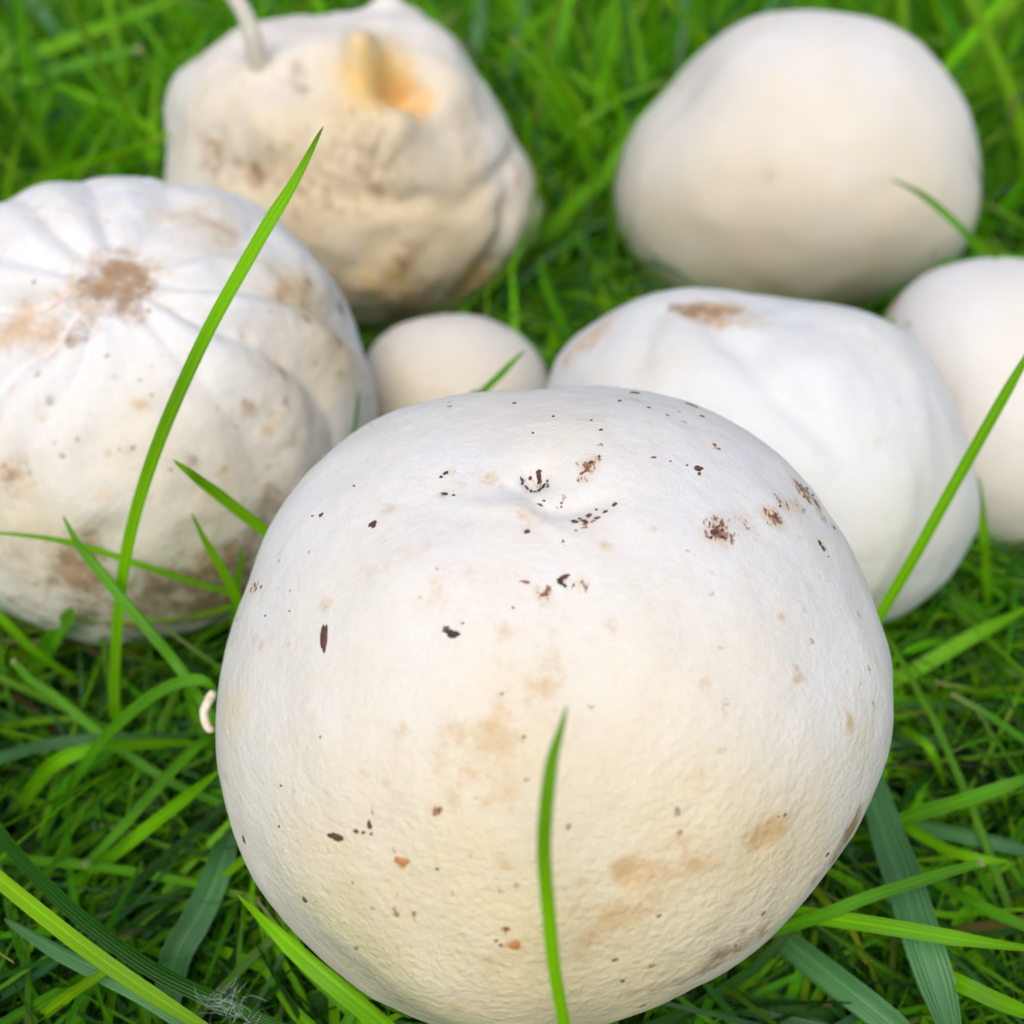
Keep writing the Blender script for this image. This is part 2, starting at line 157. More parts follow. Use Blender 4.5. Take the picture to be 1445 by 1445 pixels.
 'backleft': {"C":[-0.04472,0.30155,0.04588],"R":0.05176,"c":0.04658,"axis":[0.1357,-0.9151,0.3797],"m":[0.977,0.929,0.89,0.869,0.869,0.886,0.913,0.938,0.952,0.948,0.927,0.899,0.875,0.865,0.873,0.896,0.928,0.965,0.999,1.021,1.028,1.019,1.003,0.99,0.987,0.995,1.011,1.026,1.034,1.032,1.018,0.997,0.976,0.962,0.958,0.965,0.977,0.992,1.007,1.023,1.038,1.05,1.057,1.062,1.064,1.062,1.049,1.02],"stains":[[0.1864,-0.6464,0.7399,0.1489,1,0.6],[0.2599,-0.541,0.7999,0.1489,1,0.6],[0.2887,-0.3564,0.8886,0.1117,1,0.45],[0.3993,-0.5876,0.7038,0.1117,1,1.0],[0.4439,-0.6265,0.6407,0.0968,1,1.0],[0.3474,-0.5426,0.7648,0.1265,1,0.8],[0.2893,-0.6769,0.6769,0.1117,1,0.7],[0.2728,-0.657,0.7028,0.2977,3,1.0],[-0.3687,-0.8627,0.3461,0.0595,2,0.9],[-0.5792,-0.7263,0.3701,0.0968,2,0.6],[-0.6462,-0.6462,0.406,0.0744,2,0.6],[-0.459,-0.8089,0.3674,0.0819,2,0.5],[-0.1801,-0.5871,0.7892,0.0968,2,0.55],[-0.1161,-0.6701,0.7331,0.0521,2,0.5],[-0.7303,-0.0246,0.6827,0.1117,2,0.25],[-0.3629,-0.3176,0.876,0.1489,1,0.2],[-0.3064,-0.7638,0.5681,0.1117,1,0.3],[-0.4947,-0.6348,0.5935,0.0893,1,0.2],[-0.0305,-0.9054,0.4236,0.2233,2,0.2],[0.1295,-0.9558,0.2638,0.2605,2,0.2],[-0.1402,-0.9544,0.2634,0.1489,2,0.35],[0.327,-0.902,0.2819,0.2233,2,0.2],[0.6673,-0.5445,0.5081,0.1489,2,0.25],[0.6748,-0.6309,0.3829,0.134,2,0.28],[0.9275,-0.3481,0.1363,0.1265,2,0.4],[0.8545,-0.5105,0.0963,0.1265,2,0.35],[0.728,-0.6806,0.082,0.1489,2,0.2],[0.3402,-0.9382,-0.0633,0.0521,2,0.9],[0.3929,-0.9193,0.0206,0.0595,2,0.5],[0.2934,-0.9387,-0.1812,0.1489,1,0.6],[0.3854,-0.8743,-0.295,0.1861,2,0.65],[0.3103,-0.8268,-0.4691,0.1489,2,0.8],[0.7198,-0.6433,-0.261,0.1861,2,0.7],[0.6536,-0.6992,-0.2896,0.1489,1,0.8],[0.6198,-0.6781,-0.3949,0.1489,2,0.7],[0.0884,-0.982,-0.1669,0.2233,1,0.4],[0.1383,-0.8141,0.564,0.2233,2,0.2],[0.2325,-0.881,0.4121,0.1489,2,0.2],[-0.4915,-0.4797,0.7268,0.1489,2,0.2],[-0.7101,-0.4919,0.5038,0.1489,2,0.25],[-0.2348,-0.8508,0.4702,0.1489,2,0.3],[0.1113,-0.9875,0.1113,0.7443,3,0.7],[0.5598,-0.8278,-0.0372,0.4466,3,0.6],[-0.3798,-0.7887,0.4833,0.4094,3,0.45],[-0.6656,-0.4836,0.5685,0.1489,1,0.25],[-0.2326,-0.9687,-0.0872,0.0447,2,0.44],[-0.532,-0.8467,0.0,0.0435,2,0.32],[0.8226,0.1684,0.543,0.0453,2,0.26],[-0.1675,-0.9856,0.0221,0.0401,2,0.4],[-0.7854,-0.4813,-0.3892,0.065,2,0.37],[-0.4066,-0.8951,0.1833,0.0308,2,0.29],[-0.7948,-0.0446,0.6052,0.0294,2,0.25],[0.7252,-0.4115,0.5521,0.0592,2,0.2],[-0.7492,-0.1015,0.6545,0.0639,2,0.4],[-0.8152,-0.4626,-0.3484,0.0324,2,0.27],[0.2647,-0.6819,0.6819,0.0659,2,0.29],[0.2226,-0.9272,0.3013,0.0349,2,0.38]],"dents":[[[0.3613,-0.6056,0.709],0.13,-0.0085],[[0.4608,-0.5688,0.6813],0.08,-0.006],[[0.1488,-0.4588,0.876],0.1,0.003],[[0.3424,-0.7539,0.5607],0.1,0.003],[[0.1508,-0.5353,0.8311],0.13,0.003],[[0.6429,-0.3928,0.6575],0.2,0.003],[[0.2729,-0.8088,0.521],0.16,0.003],[[-0.1553,-0.6331,0.7583],0.16,-0.003],[[-0.3885,-0.8552,0.3431],0.12,-0.0025],[[-0.2703,-0.7725,0.5746],0.14,0.002],[[-0.5745,-0.6881,0.4432],0.1,-0.002],[[0.094,-0.9281,0.3603],0.2,-0.002],[[0.2486,0.2261,0.9418],0.1,0.004]],"folds":[[[-0.1069,-0.949,0.2966],[0.6068,-0.7787,0.1594],0.06,-0.0015],[[0.6068,-0.7787,0.1594],[0.974,0.0437,0.2223],0.06,-0.0018],[[0.0103,-0.4033,0.915],[0.1319,-0.8979,0.42],0.06,-0.002],[[0.272,-0.7247,0.6331],[0.2314,-0.9183,0.3213],0.03,-0.0015],[[0.5521,-0.7252,-0.4115],[0.8563,-0.4859,0.1753],0.06,-0.002]],"lumps":[[2.2,0.003,31],[6,0.0006,32]]},
 'backright': {"C":[0.0825,0.30884,0.04497],"R":0.05073,"c":0.04566,"axis":[-0.2401,-0.8988,0.3668],"m":[1.01,0.983,0.96,0.941,0.927,0.918,0.911,0.905,0.898,0.891,0.885,0.882,0.882,0.884,0.886,0.889,0.889,0.885,0.875,0.864,0.86,0.871,0.9,0.94,0.983,1.023,1.058,1.085,1.104,1.112,1.107,1.092,1.069,1.041,1.009,0.979,0.955,0.942,0.94,0.947,0.959,0.977,1.001,1.028,1.052,1.062,1.056,1.037],"stains":[[-0.6718,-0.5115,0.5357,0.0478,1,0.35],[-0.3629,-0.876,0.3176,0.0438,1,0.42],[0.3004,-0.7253,0.6194,0.0478,1,0.25],[-0.2639,-0.8442,0.4666,0.2789,1,0.1],[0.1184,-0.9542,0.2749,0.0797,1,0.15],[-0.4026,-0.9133,-0.0616,0.7969,3,0.35],[0.2441,-0.9688,0.0435,0.4781,3,0.5],[-0.7356,-0.6723,-0.0829,0.4781,3,0.35],[-0.0433,-0.9631,-0.2658,0.6375,3,0.7],[-0.8328,0.0655,0.5497,0.1594,1,0.35],[-0.3514,0.0105,0.9362,0.1992,1,0.3],[-0.1608,-0.7853,0.5979,0.3586,3,0.25],[-0.8075,-0.2229,-0.5461,0.1195,1,0.5],[0.1842,-0.8994,-0.3964,0.2391,1,0.4]],"lumps":[[1.7,0.0014,41],[5,0.0003,42]],"dents":[[[-0.8239,-0.2575,0.5049],0.25,-0.002]]},
 'midright': {"C":[0.04945,0.17854,0.03579],"R":0.04129,"c":0.03633,"axis":[-0.2156,-0.7785,0.5895],"m":[1.04,1.021,1.002,0.991,0.99,0.994,0.996,0.991,0.978,0.957,0.932,0.909,0.896,0.9,0.923,0.959,0.998,1.03,1.054,1.075,1.095,1.111,1.115,1.104,1.08,1.05,1.021,0.997,0.979,0.967,0.96,0.955,0.951,0.943,0.936,0.931,0.931,0.937,0.946,0.957,0.97,0.987,1.006,1.025,1.04,1.052,1.056,1.053],"stains":[[-0.42,0.1319,0.8979,0.0831,2,0.9],[-0.3291,0.0846,0.9405,0.0959,2,0.8],[-0.477,0.1666,0.863,0.0576,2,0.8],[-0.2222,0.0547,0.9735,0.1023,2,0.5],[-0.0448,0.056,0.9974,0.0959,2,0.3],[-0.2865,0.0859,0.9542,0.1919,1,0.6],[-0.349,0.1154,0.93,0.1087,1,0.8],[-0.1231,-0.0223,0.9921,0.0831,1,0.4],[-0.8031,0.1739,0.5699,0.1087,1,0.7],[-0.7513,0.2441,0.6131,0.0959,1,0.6],[-0.8716,0.1785,0.4565,0.064,1,0.6],[0.3573,-0.6823,0.6378,0.0448,1,0.3],[0.5156,-0.5036,0.6932,0.0192,2,0.4],[0.2442,-0.9692,0.0326,0.3837,3,0.45],[0.6281,-0.7189,0.2978,0.2558,3,0.4],[-0.5894,-0.2839,0.7563,0.2558,3,0.2],[-0.908,-0.2072,0.3642,0.1919,3,0.4]],"folds":[[[-0.4028,0.0513,0.9139],[-0.0738,-0.5679,0.8198],0.09,-0.0016],[[-0.0743,-0.5587,0.826],[0.1683,-0.7775,0.6059],0.07,-0.0012],[[-0.5461,0.2229,0.8075],[-0.665,-0.3675,0.6502],0.08,-0.001]],"dents":[[[-0.5024,-0.8575,0.1112],0.5,-0.0045],[[-0.349,0.1154,0.93],0.2,-0.0012],[[0.1211,-0.4307,0.8943],0.2,0.0012],[[-0.0696,-0.6307,0.7729],0.16,-0.0012],[[0.0431,-0.7669,0.6403],0.18,0.001]],"lumps":[[2.2,0.0012,51],[7,0.0003,52]]},
 'farright': {"C":[0.11362,0.20557,0.02997],"R":0.03203,"c":0.03043,"axis":[-0.4147,-0.7503,0.5148],"m":[0.898,0.89,0.889,0.893,0.902,0.916,0.934,0.956,0.981,1.008,1.034,1.057,1.074,1.089,1.103,1.121,1.142,1.163,1.177,1.177,1.161,1.128,1.086,1.041,1.001,0.972,0.954,0.947,0.947,0.954,0.965,0.981,1.0,1.022,1.042,1.06,1.071,1.075,1.072,1.063,1.051,1.036,1.018,0.999,0.977,0.953,0.93,0.911],"stains":[[-0.7097,0.5156,0.48,0.0821,1,0.8],[-0.7756,0.4286,0.4634,0.0924,1,0.7],[-0.3688,-0.8903,-0.2673,0.5133,3,0.5],[-0.3567,-0.5059,0.7854,0.5133,3,0.25],[-0.8496,-0.4821,0.2141,0.308,3,0.4]],"dents":[[[-0.9184,-0.3868,0.0833],0.5,-0.004]],"lumps":[[1.8,0.0009,61]]},
 'small': {"C":[-0.01324,0.2197,0.0211],"R":0.02255,"c":0.02142,"axis":[0.0497,-0.825,0.5629],"m":[0.997,1.006,1.019,1.031,1.04,1.043,1.042,1.038,1.034,1.031,1.027,1.025,1.026,1.033,1.045,1.063,1.085,1.107,1.121,1.121,1.106,1.077,1.043,1.015,0.998,0.993,0.997,1.005,1.01,1.013,1.013,1.01,1.005,0.999,0.994,0.991,0.99,0.99,0.991,0.992,0.994,0.996,1.0,1.003,1.004,1.002,0.998,0.995],"stains":[[-0.1976,-0.6694,0.7161,0.217,1,0.3],[0.3629,-0.3176,0.876,0.217,1,0.15],[-0.5632,-0.6161,0.5506,0.4341,3,0.5],[0.0102,-0.9104,0.4135,0.7234,3,0.5],[0.4364,-0.6776,0.592,0.4341,3,0.3],[-0.6556,-0.0845,0.7504,0.1447,1,0.3]],"lumps":[[1.8,0.0006,71]]},
}
FLAKES = [
 [-0.1119,-0.0223,0.9935,0.3203,-0.9471,-0.0208,0.755,0.336,0],
 [-0.1007,-0.0446,0.9939,0.4504,-0.8922,-0.0323,0.923,0.42,0],
 [-0.0895,-0.0558,0.9944,0.9788,-0.1993,0.0482,0.42,0.336,0],
 [-0.0896,-0.0112,0.9959,0.8928,0.4464,0.0602,0.503,0.336,0],
 [-0.0673,0.0,0.9977,0.9692,0.2425,0.0422,0.671,0.503,0],
 [-0.0673,-0.0112,0.9977,0.244,0.9696,-0.019,0.755,0.587,0],
 [-0.0673,-0.0224,0.9975,0.4474,0.8943,0.0126,0.587,0.42,0],
 [-0.056,-0.0448,0.9974,0.6242,0.7805,0.0341,0.923,0.587,0],
 [-0.0672,-0.0559,0.9962,0.9798,0.194,0.0483,0.839,0.42,0],
 [-0.0783,-0.0671,0.9947,0.9273,-0.3739,0.0174,0.587,0.252,0],
 [-0.0894,-0.067,0.9937,0.9981,-0.0041,0.0614,0.336,0.252,0],
 [-0.0448,-0.0336,0.9984,0.9999,-0.0006,0.0168,0.42,0.336,0],
 [-0.0448,-0.056,0.9974,0.9804,0.1952,0.0264,0.503,0.336,0],
 [-0.0671,-0.0671,0.9955,0.9276,0.3692,0.0572,0.336,0.252,0],
 [-0.1119,-0.0334,0.9932,0.9965,-0.0028,0.084,0.336,0.252,1],
 [-0.0448,-0.0448,0.998,0.9999,-0.0008,0.0168,0.252,0.252,0],
 [0.022,-0.1895,0.9816,0.968,-0.2342,-0.09,1.007,0.503,1],
 [0.0441,-0.1894,0.9809,0.888,-0.4352,-0.1489,0.923,0.42,0],
 [0.0331,-0.1785,0.9834,0.9982,0.0108,-0.0597,0.42,0.252,0],
 [0.0553,-0.1673,0.9844,0.7063,0.7062,0.0481,0.755,0.42,1],
 [0.0772,-0.178,0.981,0.965,0.2568,-0.0527,0.839,0.42,1],
 [0.0661,-0.1892,0.9797,0.8903,0.4555,0.0025,0.671,0.336,2],
 [0.044,-0.2004,0.9787,0.9667,-0.2293,-0.1134,0.671,0.252,2],
 [0.0439,-0.2114,0.9764,0.9775,0.2092,-0.0274,0.923,0.168,2],
 [0.0776,-0.1449,0.9864,0.995,0.0145,-0.0987,0.336,0.252,0],
 [0.0996,-0.1557,0.9828,0.8526,0.5212,-0.0371,0.755,0.336,1],
 [0.122,-0.1332,0.9835,0.7963,0.6032,-0.0456,0.755,0.42,1],
 [-0.0983,-0.2214,0.9702,0.7887,0.5862,0.1854,0.839,0.671,1],
 [0.0219,-0.2225,0.9747,0.9988,0.0109,-0.048,0.336,0.252,0],
 [-0.0108,-0.2552,0.9668,0.9999,0.0042,-0.0157,0.336,0.336,1],
 [-0.4809,-0.1079,0.8701,0.8756,0.1235,0.4669,0.923,0.755,0],
 [-0.6234,0.0175,0.7817,0.7852,-0.2181,0.5796,0.671,0.503,1],
 [-0.6491,0.0341,0.76,0.6491,-0.566,0.5082,0.336,0.252,2],
 [-0.5902,-0.3584,0.7233,-0.054,0.9248,0.3766,3.188,0.923,1],
 [-0.2751,-0.4556,0.8466,0.9475,-0.2979,0.1164,1.678,0.671,0],
 [-0.2863,-0.4445,0.8488,0.4798,0.7158,0.5074,0.671,0.755,3],
 [-0.2486,-0.4397,0.863,0.9746,-0.1017,0.1996,0.336,0.252,2],
 [-0.0209,-0.3618,0.932,0.9776,-0.1937,-0.0819,0.839,0.923,0],
 [-0.0105,-0.3514,0.9362,0.8833,0.4439,0.1509,1.091,0.503,1],
 [-0.0104,-0.3723,0.9281,0.3444,-0.8612,-0.3738,0.503,0.336,0],
 [0.0104,-0.3723,0.9281,0.4298,0.8485,0.3088,0.42,0.252,1],
 [0.0314,-0.3617,0.9318,0.503,0.8219,0.2673,0.587,0.252,2],
 [-0.0619,-0.3923,0.9178,0.9641,0.2266,0.1386,0.671,0.42,2],
 [-0.1045,-0.3599,0.9271,0.9751,-0.2216,-0.0051,0.755,0.336,2],
 [-0.0516,-0.3925,0.9183,0.9997,-0.0101,0.0237,0.42,0.336,2],
 [-0.1319,-0.42,0.8979,0.9943,-0.0452,0.0966,0.336,0.252,1],
 [0.3511,0.042,0.9354,0.8069,0.4699,-0.3579,1.175,0.671,1],
 [0.3513,0.021,0.936,0.3814,0.8983,-0.2182,0.587,0.336,2],
 [0.2332,0.0436,0.9714,0.9518,0.1456,-0.27,0.671,0.336,2],
 [0.4073,0.1731,0.8967,0.8992,-0.0829,-0.4295,0.755,0.336,2],
 [0.4181,0.1622,0.8938,0.8839,0.0666,-0.4628,0.503,0.252,2],
 [0.2237,0.481,0.8477,0.9675,-0.1247,-0.2198,1.175,0.503,3],
 [0.3789,0.4476,0.81,0.9014,-0.3312,-0.2789,1.846,0.336,3],
 [0.3967,0.3513,0.8481,0.7728,0.3278,-0.5434,1.007,0.252,3],
 [-0.1258,0.3486,0.9288,0.1039,0.894,-0.4359,0.42,0.503,3],
 [0.0999,0.1336,0.986,0.7684,0.6091,-0.1961,0.503,0.336,1],
 [0.0772,0.178,0.981,0.9945,-0.0187,-0.103,0.336,0.336,2],
 [-0.0219,0.2115,0.9771,0.9999,-0.0023,-0.0107,0.336,0.336,3],
 [0.1675,0.3464,0.923,0.7012,0.5903,-0.3999,0.671,0.336,3],
 [0.2426,0.3101,0.9192,0.8496,0.3618,-0.3838,0.587,0.252,2],
 [-0.0778,0.1338,0.9879,0.9852,-0.1587,0.0648,0.336,0.336,3],
 [0.3194,0.0425,0.9467,0.8464,0.4076,-0.3427,0.336,0.252,2],
 [0.2766,0.0431,0.96,0.8896,0.3421,-0.3027,0.252,0.252,2],
 [-0.5471,-0.7186,0.4293,0.8512,-0.4505,0.2692,1.678,0.755,0],
 [-0.4617,-0.7348,0.4969,0.1441,0.5201,0.8419,1.007,0.587,1],
 [-0.4762,-0.7393,0.4762,0.7983,-0.0848,0.5963,0.503,0.336,1],
 [-0.4943,-0.7308,0.4707,0.524,0.2179,0.8234,0.503,0.503,1],
 [-0.458,-0.7474,0.4814,0.7124,0.058,0.6993,0.42,0.252,1],
 [-0.6464,-0.7399,0.1864,0.3493,-0.4701,-0.8106,0.923,0.503,3],
 [-0.3863,-0.8022,0.4552,0.9319,-0.3155,0.179,1.678,1.091,4],
 [-0.2928,-0.7542,0.5877,0.3893,0.4886,0.7808,1.007,0.42,2],
 [-0.304,-0.758,0.5771,0.9373,-0.0858,0.3378,0.503,0.336,2],
 [-0.1454,-0.9182,0.3683,0.6964,0.1925,0.6913,0.671,0.587,2],
 [-0.1583,-0.932,0.3261,0.9912,-0.1247,0.0436,0.42,0.252,1],
 [-0.1682,-0.9267,0.336,0.9691,-0.0597,0.2392,0.42,0.168,1],
 [-0.1268,-0.9363,0.3276,0.5156,0.2516,0.819,1.175,0.923,4],
 [-0.8392,-0.5273,0.1329,0.2303,-0.5176,-0.8241,1.175,0.42,3],
 [-0.6914,-0.5772,0.4344,0.7326,-0.3671,0.5731,0.252,0.252,1],
 [-0.7018,-0.6271,0.338,0.6989,-0.378,0.6072,0.336,0.252,1],
 [-0.3007,-0.8295,0.4707,0.9408,-0.1323,0.3121,0.42,0.252,1],
 [-0.3089,0.0213,0.9508,0.8961,0.3659,0.2513,0.839,0.42,0],
 [-0.3197,0.0106,0.9475,0.8303,0.5029,0.2402,0.42,0.336,1],
 [-0.3086,-0.0533,0.9497,0.8336,-0.5118,0.2078,0.755,0.336,0],
 [-0.287,-0.0644,0.9558,0.8697,-0.4491,0.2047,0.503,0.252,1],
 [0.0673,0.0,0.9977,0.3908,0.9179,-0.069,0.503,0.42,1],
 [0.0561,-0.0224,0.9982,0.3926,0.9186,-0.0441,0.671,0.336,2],
 [0.0448,-0.0336,0.9984,0.7991,0.5997,-0.0438,0.755,0.336,2],
 [0.0673,-0.0112,0.9977,0.6229,0.7792,-0.0691,0.42,0.252,2],
 [0.0896,0.0223,0.9957,0.3877,0.9165,-0.098,0.42,0.252,1],
 [-0.0668,-0.1228,0.9902,0.8927,-0.4502,-0.0209,0.671,0.252,1],
 [-0.0557,-0.1118,0.9922,0.8931,-0.4492,-0.0256,0.42,0.168,3],
 [-0.0111,-0.1342,0.9909,0.5979,0.7969,0.0864,0.252,0.252,1],
 [-0.0111,-0.1231,0.9923,0.7057,0.7057,0.0636,0.336,0.252,1],
 [0.6827,-0.0246,0.7303,0.568,-0.5759,-0.588,0.755,0.503,0],
 [0.6907,-0.0324,0.7224,0.4986,-0.671,-0.5487,0.755,0.42,1],
 [0.7063,-0.0476,0.7063,0.5093,0.6089,-0.6081,0.252,0.168,0],
 [0.7603,0.138,0.6347,0.6112,-0.0092,-0.7914,0.42,0.336,1],
 [0.3665,-0.1764,0.9136,0.7891,0.5599,-0.2526,1.007,0.503,1],
 [0.3877,-0.1646,0.907,0.5847,0.796,-0.1568,0.755,0.336,1],
 [0.3547,-0.1978,0.9138,0.6949,0.7008,-0.161,0.671,0.336,1],
 [0.3862,-0.185,0.9037,0.7469,0.6235,-0.2311,0.587,0.336,1],
 [0.3964,-0.1842,0.8994,0.6353,0.7526,-0.1734,0.503,0.252,2],
 [0.3781,-0.1551,0.9127,0.6884,0.6944,-0.2098,0.503,0.252,1],
 [0.5694,0.0184,0.8219,0.3931,0.8378,-0.3789,0.587,0.252,1],
 [0.5411,-0.0377,0.8401,0.4502,0.8318,-0.3247,0.671,0.252,2],
 [0.6878,0.232,0.6878,0.2598,0.7909,-0.554,0.755,0.336,1],
 [0.705,0.2204,0.6741,0.4439,0.5791,-0.6838,0.671,0.252,1],
 [0.6662,0.1578,0.7289,0.2508,0.8319,-0.4951,0.503,0.252,1],
 [0.5127,-0.7057,0.4889,0.4917,0.7248,0.4827,0.503,0.252,0],
 [0.4949,-0.7143,0.4949,0.8434,0.3465,-0.4106,0.336,0.252,2],
 [0.6921,-0.6768,0.2509,0.4677,0.7111,0.525,0.671,0.336,0],
 [0.8737,-0.4829,0.0589,0.3408,0.7436,0.5753,0.42,0.252,0],
 [0.4991,-0.8353,0.2305,0.401,0.4865,0.7763,0.923,0.336,2],
 [0.2063,-0.904,0.3744,0.8916,0.3518,0.2853,0.671,0.252,3],
 [0.4389,-0.8858,0.1505,0.7067,0.3074,-0.6372,0.42,0.252,0],
 [0.108,-0.9583,0.2645,0.9598,0.1886,0.2079,0.755,0.336,2],
 [0.1321,-0.9753,0.177,0.8255,0.0513,-0.5621,0.671,0.336,1],
 [-0.5812,-0.5557,0.5944,0.8315,-0.3794,0.4058,0.252,0.252,3],
 [-0.7775,-0.1683,0.6059,0.6145,-0.5764,0.5387,0.252,0.252,3],
 [-0.8467,0.0,0.532,0.336,0.8099,0.4808,0.839,0.252,2],
 [-0.8214,-0.0369,0.5691,0.3357,0.8064,0.4868,0.671,0.252,2],
 [-0.8346,0.0,0.5509,0.3498,0.8055,0.4783,0.503,0.252,2],
 [-0.8012,-0.054,0.596,0.573,0.3296,0.7504,0.503,0.252,2],
 [-0.6964,-0.2263,0.681,0.7374,-0.3492,0.5781,0.336,0.168,3],
 [-0.5403,0.066,0.8389,0.7422,-0.4777,0.47,0.336,0.252,0],
]
